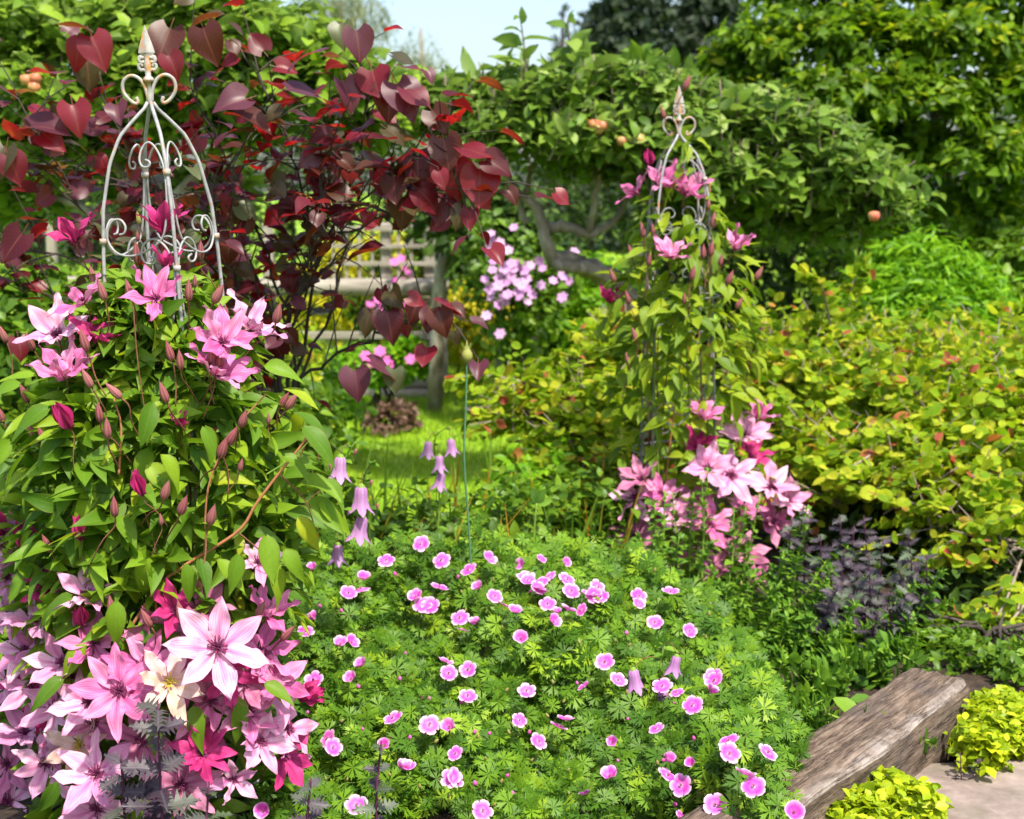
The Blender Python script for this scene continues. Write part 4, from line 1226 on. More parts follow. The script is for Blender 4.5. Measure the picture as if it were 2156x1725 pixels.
    for p in spr:
        S = spline([at(*q) for q in p], 18)
        link('branch', make_mesh('branch', *tube(S - b, np.linspace(0.006, 0.002, 18), 5), M['twig_grey']), root)
        for k in range(3, 18):
            for sgn in (-1, 1):
                dd = nrm(S[min(k + 1, 17)] - S[k - 1])
                sd = nrm(np.cross(dd, [0, 0.5, 0.8])) * sgn
                T.append(S[k] + rng.normal(0, 0.008, 3))
                Mx.append(frames((sd + dd * 0.7 + rvec(1, 0.3)[0] - [0, 0, 0.35])[None], (np.array([0, -0.5, 0.8]) + rvec(1, 0.3)[0])[None], np.array([rng.uniform(0.05, 0.075)]))[0])
    foliage(root, T_ROUND, M['gold_leaf'], np.array(T), np.array(Mx), 999, name='leaf')


gold_shrub()

# ------------------------------------------------------------------ redbud
def redbud():
    base = at(560, 1100, 4.75)
    base[2] = 0.05
    b = np.array(base)
    root = thing('redbud_tree', 'purple leaved redbud with heart shaped leaves behind the nearer obelisk', 'tree', base)
    hub = at(560, 930, 4.75)
    link('trunk', make_mesh('trunk', *limb([np.zeros(3), (hub - b) * 0.6 + [0.02, 0, 0], hub - b], 0.035, 0.024, 10, 9, 0.003), M['bark_dark']), root)
    T, Mx = [], []

    def leaf(p, d, nn, s):
        T.append(p)
        Mx.append(frames(nrm(d)[None], nrm(nn)[None], np.array([s]))[0])
    tgt = [[(600, 760, 4.6), (660, 560, 4.4), (810, 450, 4.25), (1010, 390, 4.1)], [(610, 740, 4.6), (680, 520, 4.4), (810, 380, 4.25), (930, 280, 4.15)], [(600, 700, 4.7), (690, 480, 4.5), (770, 300, 4.4), (755, 120, 4.3)], [(660, 700, 4.7), (650, 480, 4.5), (600, 280, 4.4), (520, 130, 4.3)], [(620, 720, 4.7), (560, 520, 4.5), (470, 330, 4.4), (400, 170, 4.3)], [(600, 740, 4.7), (440, 560, 4.5), (300, 380, 4.4), (210, 160, 4.3)], [(590, 760, 4.7), (380, 620, 4.5), (180, 440, 4.4), (40, 210, 4.3)], [(590, 780, 4.6), (380, 680, 4.4), (160, 560, 4.3), (-40, 480, 4.2)], [(600, 820, 4.6), (420, 740, 4.4), (220, 660, 4.3), (20, 600, 4.2)], [(640, 800, 4.6), (760, 720, 4.4), (880, 670, 4.3), (950, 650, 4.25)], [(680, 720, 4.9), (720, 560, 4.8), (700, 400, 4.7), (680, 260, 4.6)], [(640, 740, 4.9), (520, 600, 4.8), (400, 480, 4.7), (250, 320, 4.6)], [(600, 740, 4.8), (660, 600, 4.7), (760, 480, 4.6), (890, 420, 4.5)], [(620, 860, 4.5), (500, 800, 4.4), (350, 760, 4.4), (100, 740, 4.3)], [(600, 700, 4.8), (500, 500, 4.7), (330, 420, 4.6), (120, 330, 4.5)], [(600, 720, 4.6), (640, 600, 4.4), (660, 470, 4.3), (690, 330, 4.25)], [(590, 720, 4.6), (480, 580, 4.4), (440, 440, 4.3), (500, 330, 4.25)]]
    for pts in tgt:
        p0 = (pts[0][0] - 30 + rng.uniform(-30, 30), pts[0][1] + rng.uniform(-20, 60), pts[0][2])
        C = spline([hub] + [at(*p) for p in [p0] + pts[1:]], 26)
        C[3:-1] += rng.normal(0, 0.008, (22, 3))
        parts = [tube(C - b, np.linspace(0.0075, 0.0016, 26), 6)]
        for k in range(6, 26):
            sx_, sy_, _ = project(C[k][None])
            q_ = np.interp(sy_[0], [60, 220, 300, 450, 520, 900], [0.35, 1.0, 1.9, 1.9, 1.3, 0.8]) * (0.55 if sx_[0] > 560 and sy_[0] > 480 else 1)
            nt_ = int(q_) + int(rng.random() < q_ % 1)
            for _ in range(nt_):
                d0 = nrm(C[min(k + 1, 25)] - C[k - 1])
                dd = nrm(d0 * 0.55 + rvec(1, 0.55)[0] + [0, 0, 0.12])
                ln = rng.uniform(0.08, 0.26)
                e = C[k] + dd * ln
                mid = (C[k] + e) / 2 + [0, 0, 0.015]
                parts.append(tube(np.array([C[k], mid, e]) - b, [0.003, 0.002, 0.0013], 4, False))
                for q in np.linspace(0.35, 1.0, max(2, int(ln / 0.09))):
                    p = C[k] + (e - C[k]) * q
                    out_ = nrm(dd * 0.5 + rvec(1, 0.8)[0] * [1, 1, 0.25] + [0, 0, -0.18])
                    u = rng.random()
                    nn = np.array([rng.normal(0, 0.26), rng.normal(-0.05, 0.26), 1.0]) if u < 0.78 else np.array([rng.normal(0, 0.5), -0.7 + rng.normal(0, 0.3), 0.5])
                    if u >= 0.78:
                        out_ = nrm(out_ * [1, 0.4, 1] + [0, 0, -0.6])
                    s = rng.uniform(0.042, 0.074)
                    leaf(p + out_ * s * 0.3, out_, nn, s)
        link('branch', make_mesh('branch', *cat(parts), M['bark_dark']), root)
    Tc = np.array(T)
    sx_, sy_, _ = project(Tc)
    pr = np.ones(len(Tc))
    pr[(sx_ > 690) & (sx_ < 970) & (sy_ > 465) & (sy_ < 610)] = 0.05
    pr[(sx_ > 640) & (sx_ < 980) & (sy_ > 610)] = 0.4
    pr[(sy_ > 830)] = 0.2
    ok = np.where(rng.random(len(Tc)) < pr)[0]
    T, Mx = [T[i] for i in ok], [Mx[i] for i in ok]
    # leaves that stand out on the outline: (x, y, depth, size px, direction in picture (dx, dy), facing 0 edge-on .. 1 towards viewer)
    hero = [(437, 92, 4.15, 90, (0.35, 1), 1), (205, 105, 4.2, 85, (0.4, 1), 0.8), (160, 115, 4.25, 70, (-0.25, 1), 0.9), (185, 155, 4.3, 75, (0.1, 1), 0.9), (365, 140, 4.25, 62, (0.3, 1), 0.9), (165, 55, 4.2, 72, (1, -0.1), 0.1), (430, 38, 4.2, 72, (-1, 0.1), 0.15), (505, 60, 4.2, 45, (0.8, 0.6), 0.3), (640, 112, 4.15, 90, (-1, 0.08), 0.12), (90, 150, 4.2, 80, (-1, -0.2), 0.12), (345, 90, 4.3, 90, (-0.3, 1), 0.7), (720, 75, 4.2, 62, (0.1, 1), 0.8), (755, 95, 4.15, 80, (0.15, 1), 0.95), (760, 105, 4.3, 60, (0.7, 0.1), 0.4), (850, 125, 4.15, 62, (0.2, 0.3), 0.3), (905, 160, 4.1, 36, (0.3, 1), 0.6), (790, 175, 4.2, 90, (0.2, 0.7), 0.6), (855, 205, 4.15, 100, (0.5, 1), 0.7), (820, 215, 4.2, 90, (-0.1, 1), 0.8), (735, 200, 4.2, 80, (0.2, 1), 0.7), (925, 255, 4.1, 70, (0.6, 0.9), 0.9), (880, 205, 4.15, 80, (0.4, 1), 0.4), (940, 325, 4.08, 85, (0.2, 1), 0.9), (1005, 320, 4.05, 85, (1, 0.6), 0.3), (1050, 350, 4.05, 75, (0.9, 0.6), 0.8), (1010, 395, 4.05, 100, (-0.1, 1), 0.95), (955, 375, 4.1, 100, (0.35, 1), 0.9), (985, 375, 4.12, 80, (0, 1), 0.7), (880, 365, 4.15, 75, (0, 1), 0.9), (905, 420, 4.12, 80, (0.9, 0.8), 0.8), (830, 400, 4.15, 72, (0.2, 1), 0.85), (850, 445, 4.2, 80, (0, 1), 0.8), (930, 440, 4.18, 70, (0.1, 1), 0.8), (485, 215, 4.15, 85, (-0.7, 0.3), 0.6), (530, 250, 4.15, 100, (1, 0.1), 0.3), (575, 240, 4.2, 50, (-0.6, 0.3), 0.6), (650, 185, 4.15, 110, (0.8, 0.15), 0.35), (640, 205, 4.2, 90, (-0.9, 0.2), 0.3), (30, 355, 4.0, 75, (0.4, 1), 1), (3, 340, 4.0, 80, (-0.2, 1), 0.8), (25, 520, 3.95, 90, (-0.6, 1), 0.9), (950, 640, 4.1, 70, (0.7, 0.1), 0.2), (965, 655, 4.1, 45, (0.6, 0.3), 0.5), (905, 675, 4.1, 60, (-0.2, 1), 0.8), (930, 680, 4.08, 70, (0.3, 0.9), 0.9), (750, 810, 4.2, 80, (0.1, 1), 0.9), (830, 800, 4.2, 60, (0.1, 1), 0.8), (810, 770, 4.2, 80, (1, 0.4), 0.3), (760, 530, 4.2, 80, (-1, 0.1), 0.15), (870, 655, 4.2, 60, (-0.3, 1), 0.7), (820, 685, 4.2, 80, (0.2, 0.8), 0.7), (770, 680, 4.25, 60, (-0.2, 1), 0.7), (100, 265, 4.2, 100, (1, 0.5), 0.4), (160, 250, 4.2, 80, (0.2, 1), 0.8), (110, 295, 4.2, 70, (0.6, 0.5), 0.7)]
    for x, y, Yd, s, (dx, dy), f in hero:
        p = at(x, y, Yd)
        size = s * 0.84 * Yd / FPX
        d = np.array([dx, rng.normal(0, 0.15), -dy])
        nf = nrm(np.array([rng.normal(0, 0.2), -f, (1 - f) * 0.9 + 0.25]))
        d = nrm(d - nf * np.dot(d, nf) * 0.85)
        leaf(p - d * size * 0.45, d, nf, size)
    foliage(root, T_HEART, M['redbud'], np.array(T), np.array(Mx), 300, stuff='foliage', cell=26)
    print('redbud leaves', len(T))


redbud()

# ------------------------------------------------------------------ obelisks
def obelisk(px_tip, y_tip, Y, turn, tilt, label, knot_dy, rtop):
    tip = at(px_tip, y_tip, Y)
    H = tip[2]
    root = thing('garden_obelisk', label, 'obelisk', (tip[0] - H * math.sin(tilt), Y, 0.0), 'wrought iron obelisks in the border')
    root.rotation_euler = (0, tilt, 0)
    zk = H - knot_dy                      # the knot where the bars meet
    prof_z = np.array([0, 0.012, 0.036, 0.075, 0.135, 0.235, 0.345, 0.55, 1.0, 2.2])
    prof_r = np.array([0.007, 0.014, 0.042, 0.083, 0.113, 0.138, 0.147, 0.155, 0.172, 0.205]) * rtop

    def rad(z):
        return np.interp(zk - z, prof_z, prof_r)
    angs = [turn + i * math.pi / 2 for i in range(4)]

    def bar(i, z):
        z = np.asarray(z, float)
        r = rad(z)
        return np.stack([r * math.cos(angs[i % 4]), r * math.sin(angs[i % 4]), z], -1)
    zz = zk - np.concatenate([np.linspace(0, 0.3, 22), np.linspace(0.34, zk + 0.0, 24)])
    for i in range(4):
        V, F = tube(bar(i, zz), 0.0044, 6)
        link('upright', make_mesh('upright', V, F, M['iron']), root)

    def face(i, j, s, z):
        a, b_ = bar(i, z), bar(j, z)
        return a + (b_ - a) * np.asarray(s)[:, None]

    def scroll(i, j, z1, z2, w=1.0):
        # curl beside bar i, down along it, sag across the face, up to bar j and a curl there
        pts = [(0.36, z1 + 0.028), (0.28, z1 + 0.022), (0.31, z1 + 0.012), (0.42, z1 + 0.014), (0.47, z1 + 0.032), (0.42, z1 + 0.056), (0.28, z1 + 0.066), (0.13, z1 + 0.048), (0.045, z1 + 0.012), (0.04, z1 - 0.03), (0.075, z1 - 0.09), (0.16, z1 - 0.145), (0.34, (z1 + z2) / 2 - 0.095), (0.58, z2 - 0.036), (0.8, z2 - 0.030), (0.93, z2 - 0.004), (0.935, z2 + 0.022), (0.86, z2 + 0.043), (0.75, z2 + 0.045), (0.68, z2 + 0.030), (0.70, z2 + 0.015), (0.77, z2 + 0.012)]
        s, z = np.array(pts).T
        S = spline(face(i, j, s, z), 90)
        V, F = tube(S, 0.0027, 6)
        link('scroll', make_mesh('scroll', V, F, M['iron']), root)

    for A in (1, 3) if False else (1, 3):
        for Bn in (A + 1, A - 1):
            for z1, dz in ((-0.158, 0.148), (-0.372, 0.16), (-0.76, 0.24), (-1.12, 0.24)):
                scroll(A % 4, Bn % 4, zk + z1, zk + z1 - dz)
        for z1 in (-0.160, -0.372, -0.76, -1.12):
            p = bar(A, np.array([zk + z1 - 0.006, zk + z1 + 0.006]))
            link('clamp', make_mesh('clamp', *tube(p, 0.0088, 8), M['iron_rust']), root)
    for Bn in (0, 2):
        for z1 in (-0.308, -0.532, -1.0):
            p = bar(Bn, np.array([zk + z1 - 0.006, zk + z1 + 0.006]))
            link('clamp', make_mesh('clamp', *tube(p, 0.0088, 8), M['iron_rust']), root)
    # hoops
    for zh in (0.58, 1.15, 1.6):
        zq = zk - zh
        if zq < 0.1: continue
        a = np.linspace(0, 2 * np.pi, 33)
        r = rad(zq) + 0.004
        P = np.stack([r * np.cos(a), r * np.sin(a), np.full(33, zq)], -1)
        link('hoop', make_mesh('hoop', *tube(P, 0.0032, 6, False), M['iron']), root)
    # top scrolls and knot
    for i in range(4) if True else ():
        a = R(8) + i * math.pi / 2
        if i % 2: continue
        pts = np.array([(0.030, -0.002), (0.027, -0.013), (0.034, -0.016), (0.047, -0.006), (0.058, 0.012), (0.056, 0.034), (0.040, 0.046), (0.022, 0.040), (0.010, 0.022), (0.005, 0.0), (0.004, -0.012)])
        P = np.stack([pts[:, 0] * math.cos(a), pts[:, 0] * math.sin(a), zk + 0.014 + pts[:, 1]], -1)
        if turn > 0.6:
            pass
        link('scroll', make_mesh('scroll', *tube(spline(P, 44), 0.0042, 7), M['iron_rust']), root)
    fin = H - zk
    z0 = zk
    V, F, _ = lathe([(0.006, 0.0), (0.0075, 0.008), (0.006, 0.02), (0.005, fin * 0.26), (0.012, fin * 0.27), (0.0135, fin * 0.295), (0.010, fin * 0.325), (0.0065, fin * 0.34), (0.007, fin * 0.42), (0.009, fin * 0.5), (0.006, fin * 0.56), (0.008, fin * 0.62)], 10)
    fm = link('finial', make_mesh('finial', V + [0, 0, z0], F, M['iron_rust']), root)
    # spear head: four flat-sided blade
    a = R(8)
    ca, sa = math.cos(a), math.sin(a)
    prof = [(0.004, 0.55), (0.011, 0.60), (0.0185, 0.645), (0.0165, 0.70), (0.0105, 0.82), (0.0045, 0.93), (0.0008, 1.0)]
    V, F = [], []
    for w, f in prof:
        t_ = w * 0.42
        for x, y in ((w, 0), (0, t_), (-w, 0), (0, -t_)):
            V.append((x * ca - y * sa, x * sa + y * ca, z0 + fin * f))
    for i in range(len(prof) - 1):
        for j in range(4):
            p, q = i * 4 + j, i * 4 + (j + 1) % 4
            F += [(p, q, q + 4), (p, q + 4, p + 4)]
    F += [(0, 2, 1), (0, 3, 2)]
    link('spear_head', make_mesh('spear_head', np.array(V), np.array(F), M['iron_rust'], smooth=False), fm)
    for f0, sz, up in ((0.40, 0.020, 1), (0.50, 0.019, 1), (0.60, 0.017, -1)):
        for sg in (-1, 1):
            c = np.array([(0.003, 0), (0.008, 0.004), (0.0145, 0.003), (0.0185, 0.009), (0.0165, 0.0155), (0.0115, 0.015), (0.011, 0.010)]) * (sz / 0.019)
            P = np.stack([sg * c[:, 0] * ca, sg * c[:, 0] * sa, z0 + fin * f0 + up * c[:, 1]], -1)
            link('leaf_scroll', make_mesh('leaf_scroll', *tube(spline(P, 16), np.linspace(0.0042, 0.0036, 16), 7), M['iron_rust']), fm)
    return root


obelisk(304, 52, 3.3, R(27), R(-2.2), 'nearer pale grey iron obelisk with rusty spear finial standing in front of the redbud', 0.170, 0.90)
obelisk(1430, 180, 5.2, R(50), R(-0.8), 'farther pale grey iron obelisk standing before the apple tree', 0.172, 0.93)

# ------------------------------------------------------------------ clematis
T_PETAL = [grid_leaf(W_PETAL, 6, 10, fold=(0.16, 0.05, 0.22, -0.05, 0.12)[i], curl=(-0.16, -0.34, 0.06, -0.24, 0.16)[i], wave=0.05 + 0.01 * i, ph=i * 1.9, twist=(0.3, -0.45, 0.1, 0.5, -0.25)[i], wv=11 + i) for i in range(5)]
T_PETAL_H = [grid_leaf(W_PETAL, 4, 8, fold=-0.7, curl=0.22, wave=0.01, ph=i) for i in range(2)]


def stamen_mesh(name, mat, n=46, L=0.22):
    parts = []
    for i in range(n):
        a, t = rng.uniform(0, 6.28), rng.uniform(0.1, 0.95)
        d = np.array([math.cos(a) * t, math.sin(a) * t, 1.0 - 0.35 * t])
        l = L * rng.uniform(0.7, 1.1)
        P = np.array([[0, 0, 0], d * l * 0.6 + [0, 0, 0.02], d * l + [math.cos(a) * 0.02, math.sin(a) * 0.02, -0.01]])
        parts.append(tube(P, [0.009, 0.010, 0.015], 3, False))
    return make_mesh(name, *cat(parts), mat)


ST = stamen_mesh('flower', M['stamen'])
ST_Y = stamen_mesh('flower', M['stamen_y'])
_stalks = {}


def stalk_mesh(k):
    if k not in _stalks:
        P = spline(np.array([[0, 0, 0], [0.02, 0, -0.25], [0.1 + 0.1 * k, 0.05 * k, -0.6], [0.3 + 0.15 * k, 0.1, -1.0 - 0.1 * k]]), 9)
        _stalks[k] = make_mesh('stalk', *tube(P, np.linspace(0.022, 0.016, 9), 5), M['stem_red'])
    return _stalks[k]


def clem_flower(root, p, axis, L, mat, opening=25, n=6, dry=False, spin=None):
    """opening: petal angle above the flat plane in degrees; flower mesh = stamens, children petals and stalk (scaled by petal length L)"""
    axis = nrm(np.asarray(axis, float))
    m = frames(nrm(np.cross(axis, [0.3, 0.5, 0.7]))[None], axis[None], np.array([L]))[0]
    f = link('flower', ST_Y if dry else ST, root, mat4(m, np.asarray(p) - np.array(root.location)))
    a0 = rng.uniform(0, 6.28) if spin is None else spin
    for i in range(n):
        a = a0 + i * 2 * math.pi / n + rng.normal(0, 0.07)
        op = R(opening + rng.normal(0, 7) + (8 if i % 2 else 0))
        d = np.array([[math.cos(a) * math.cos(op), math.sin(a) * math.cos(op), math.sin(op)]])
        nn = np.array([[-math.cos(a) * math.sin(op), -math.sin(a) * math.sin(op), math.cos(op)]])
        # mild roll of each petal
        nn = nrm(nn + np.cross(d, nn) * rng.normal(0, 0.22))
        s = rng.uniform(0.9, 1.08)
        mm = frames(d, nn, np.array([[s * rng.uniform(0.82, 1.05), s, s]]))[0]
        tp = random.choice(T_PETAL) if opening < 62 else random.choice(T_PETAL_H)
        link('petal', tmesh(tp, mat, 'petal'), f, mat4(mm, d[0] * 0.04))
    link('stalk', stalk_mesh(random.randrange(3)), f, Matrix.Rotation(rng.uniform(0, 6.28), 4, 'Z'))
    return f


def bud_template(mat):
    k = 12
    prof = [(0.0, 0), (0.10, 0.03), (0.165, 0.14), (0.19, 0.3), (0.175, 0.48), (0.125, 0.68), (0.06, 0.86), (0.018, 0.97), (0.004, 1.04)]
    V, F, uv = lathe([(max(r, 0.002), z) for r, z in prof], k)
    a = np.arctan2(V[:, 1], V[:, 0])
    g = 1 + 0.10 * np.cos(a * 4)
    V[:, 0] *= g
    V[:, 1] *= g
    uv[:, 0] = (np.tile(np.arange(k), len(prof)) % 3) / 3 + 0.17
    return make_mesh('bud', V, F, mat, uv=uv)


BUD, BUDG = bud_template(M['bud']), bud_template(M['bud_green'])


def bud(root, p, d, L, green=False, stalk=True):
    d = nrm(np.asarray(d, float))
    m = frames(nrm(np.cross(d, [0.3, 0.5, 0.7]))[None], d[None], np.array([L]))[0]
    f = link('bud', BUDG if green else BUD, root, mat4(m, np.asarray(p) - np.array(root.location)))
    if stalk:
        s = link('stalk', stalk_mesh(random.randrange(3)), f, Matrix.Rotation(rng.uniform(0, 6.28), 4, 'Z') @ Matrix.Scale(1.9, 4))


def clem_left():
    Yc = 3.3
    base = at(324, 1725, Yc)
    base[2] = 0.08
    b = np.array(base)
    root = thing('clematis_vine', 'pink flowering clematis smothering the nearer obelisk in front of the redbud', 'clematis', base)
    ys = np.array([560, 600, 650, 700, 800, 900, 1000, 1200, 1300, 1450, 1725])
    rl = np.array([40, 65, 110, 145, 200, 262, 290, 280, 262, 250, 270]) / 907
    rf = np.array([110, 140, 170, 210, 235, 280, 300, 300, 300, 320, 330]) / 907
    xa = lambda z: at(324, 0, Yc)[0]
    zs = np.array([at(324, y, Yc)[2] for y in ys])
    o = np.argsort(zs)

    def Rl(z): return np.interp(z, zs[o], rl[o])
    def Rf(z): return np.interp(z, zs[o], rf[o])
    cx = at(324, 700, Yc)[0]
    # inner stems
    for i in range(16):
        a = rng.uniform(0, 6.28)
        z = np.linspace(0, rng.uniform(0.8, 1.3), 9)
        rr = Rl(z) * rng.uniform(0.25, 0.8)
        P = np.stack([rr * np.cos(a + z * rng.uniform(-1.5, 1.5)), rr * np.sin(a + z), z], -1)
        P[0, :2] *= 0.3
        link('stem', make_mesh('stem', *tube(spline(P, 30), np.linspace(0.0045, 0.002, 30), 5), M['stem_red' if i % 3 else 'stem_green']), root)
    for pts, mt, r in (([(245, 1370), (330, 1240), (390, 1190), (500, 1120), (540, 1060), (585, 1000), (640, 930), (665, 880)], 'stem_orange', 0.0042), ([(330, 1330), (328, 1240), (330, 1170), (300, 1060)], 'stem_orange', 0.003), ([(590, 1000), (640, 1050), (660, 1100)], 'stem_red', 0.0022), ([(500, 1120), (560, 1170), (590, 1200)], 'stem_red', 0.002), ([(310, 1320), (325, 1180)], 'stem_orange', 0.003), ([(430, 1180), (440, 1020), (500, 900), (560, 830)], 'stem_orange', 0.0026), ([(280, 640), (290, 760), (310, 900)], 'stem_red', 0.0018), ([(250, 1000), (255, 900), (240, 840)], 'stem_orange', 0.003), ([(560, 1000), (620, 960), (675, 900)], 'stem_green', 0.0018)):
        S = spline([at(x, y, 3.0) - b for x, y in pts], 30)
        link('stem', make_mesh('stem', *tube(S, np.linspace(r, r * 0.6, 30), 6), M[mt]), root)
    # leaves
    n = 3000
    y = np.concatenate([rng.uniform(590, 1290, int(n * 0.74)), rng.uniform(1290, 1725, n - int(n * 0.74))])
    z = np.interp(y, ys, zs)
    a = rng.uniform(0, 2 * np.pi, n)
    fl = (np.sin(a) > 0.25) & (rng.random(n) < 0.6)
    a[fl] *= -1
    rr = Rl(z) * (0.42 + 0.62 * rng.random(n) ** 0.6)
    T = np.stack([cx + rr * np.cos(a), Yc + rr * np.sin(a), z], -1)
    outw = np.stack([np.cos(a), np.sin(a), np.zeros(n)], -1)
    tang = np.stack([-np.sin(a), np.cos(a), np.zeros(n)], -1)
    d = nrm(outw * rng.uniform(0.3, 1.1, n)[:, None] + tang * rng.normal(0, 0.75, n)[:, None] + np.array([0, 0, 1]) * rng.normal(-0.02, 0.42, n)[:, None])
    nn = nrm(outw * 0.45 + np.array([0, 0, 0.9]) + rvec(n, 0.36))
    Mx = frames(d, nn, rng.uniform(0.055, 0.108, n))
    # sprays at the right-hand side and others that break the outline
    ex = [(600, 820, 0.9, 0.2), (620, 870, 1, 0.3), (560, 770, 1, 0.1), (640, 900, 0.8, 0.6), (600, 960, 0.9, 0.5), (660, 1050, 0.7, 0.7), (630, 1090, 0.5, 0.8), (675, 1060, 0.8, 0.6), (560, 1130, 0.2, 1), (500, 1170, -0.1, 1), (570, 1190, 0.5, 0.9), (600, 1160, 0.6, 0.8), (420, 1180, 0.5, 0.8), (390, 1190, 0.3, 1), (460, 1180, 0.7, 0.7), (310, 1180, -0.3, 1), (245, 1270, 0, 1), (150, 1260, -0.9, 0.3), (70, 790, -1, 0.1), (40, 810, -0.9, 0.2), (100, 860, -0.8, 0.4), (20, 930, -0.7, 0.7), (50, 960, -0.6, 0.7), (320, 850, -0.1, 1), (340, 960, 0.6, 0.6), (430, 900, 0.4, 1), (410, 1490, 0.2, 1), (500, 1470, 0.2, 1), (130, 1430, -0.8, 0.5), (200, 1410, 0.1, 1), (180, 1360, -0.5, 0.6), (560, 1440, 0.8, 0.4), (330, 1500, -0.1, 1), (120, 1650, -0.5, 0.9), (300, 1680, 0, 1), (640, 1010, 0.9, 0.1), (690, 1010, 0.6, 0.8)]
    T2 = np.array([at(x, y_, 2.93 + rng.uniform(-0.04, 0.04)) for x, y_, _, _ in ex])
    d2 = np.array([[dx, -0.25 + rng.normal(0, 0.2), -dy] for _, _, dx, dy in ex])
    n2 = nrm(np.array([[0.1, -0.55, 0.8]] * len(ex)) + rvec(len(ex), 0.25))
    M2 = frames(d2, n2, rng.uniform(0.078, 0.105, len(ex)))
    foliage(root, T_CLEM, M['clem'], np.concatenate([T, T2]), np.concatenate([Mx, M2]), 300, stuff='foliage', cell=30)

    def fp(x, y_, back=0.0):
        z_ = np.interp(y_, ys, zs)
        X = at(x, y_, Yc)[0] - cx
        r = float(Rf(z_))
        dep = math.sqrt(max(r * r - X * X, 0.0)) if abs(X) < r else 0.0
        return at(x, y_, Yc - dep * 0.95 - 0.075 + back)
    k = 1 / 907
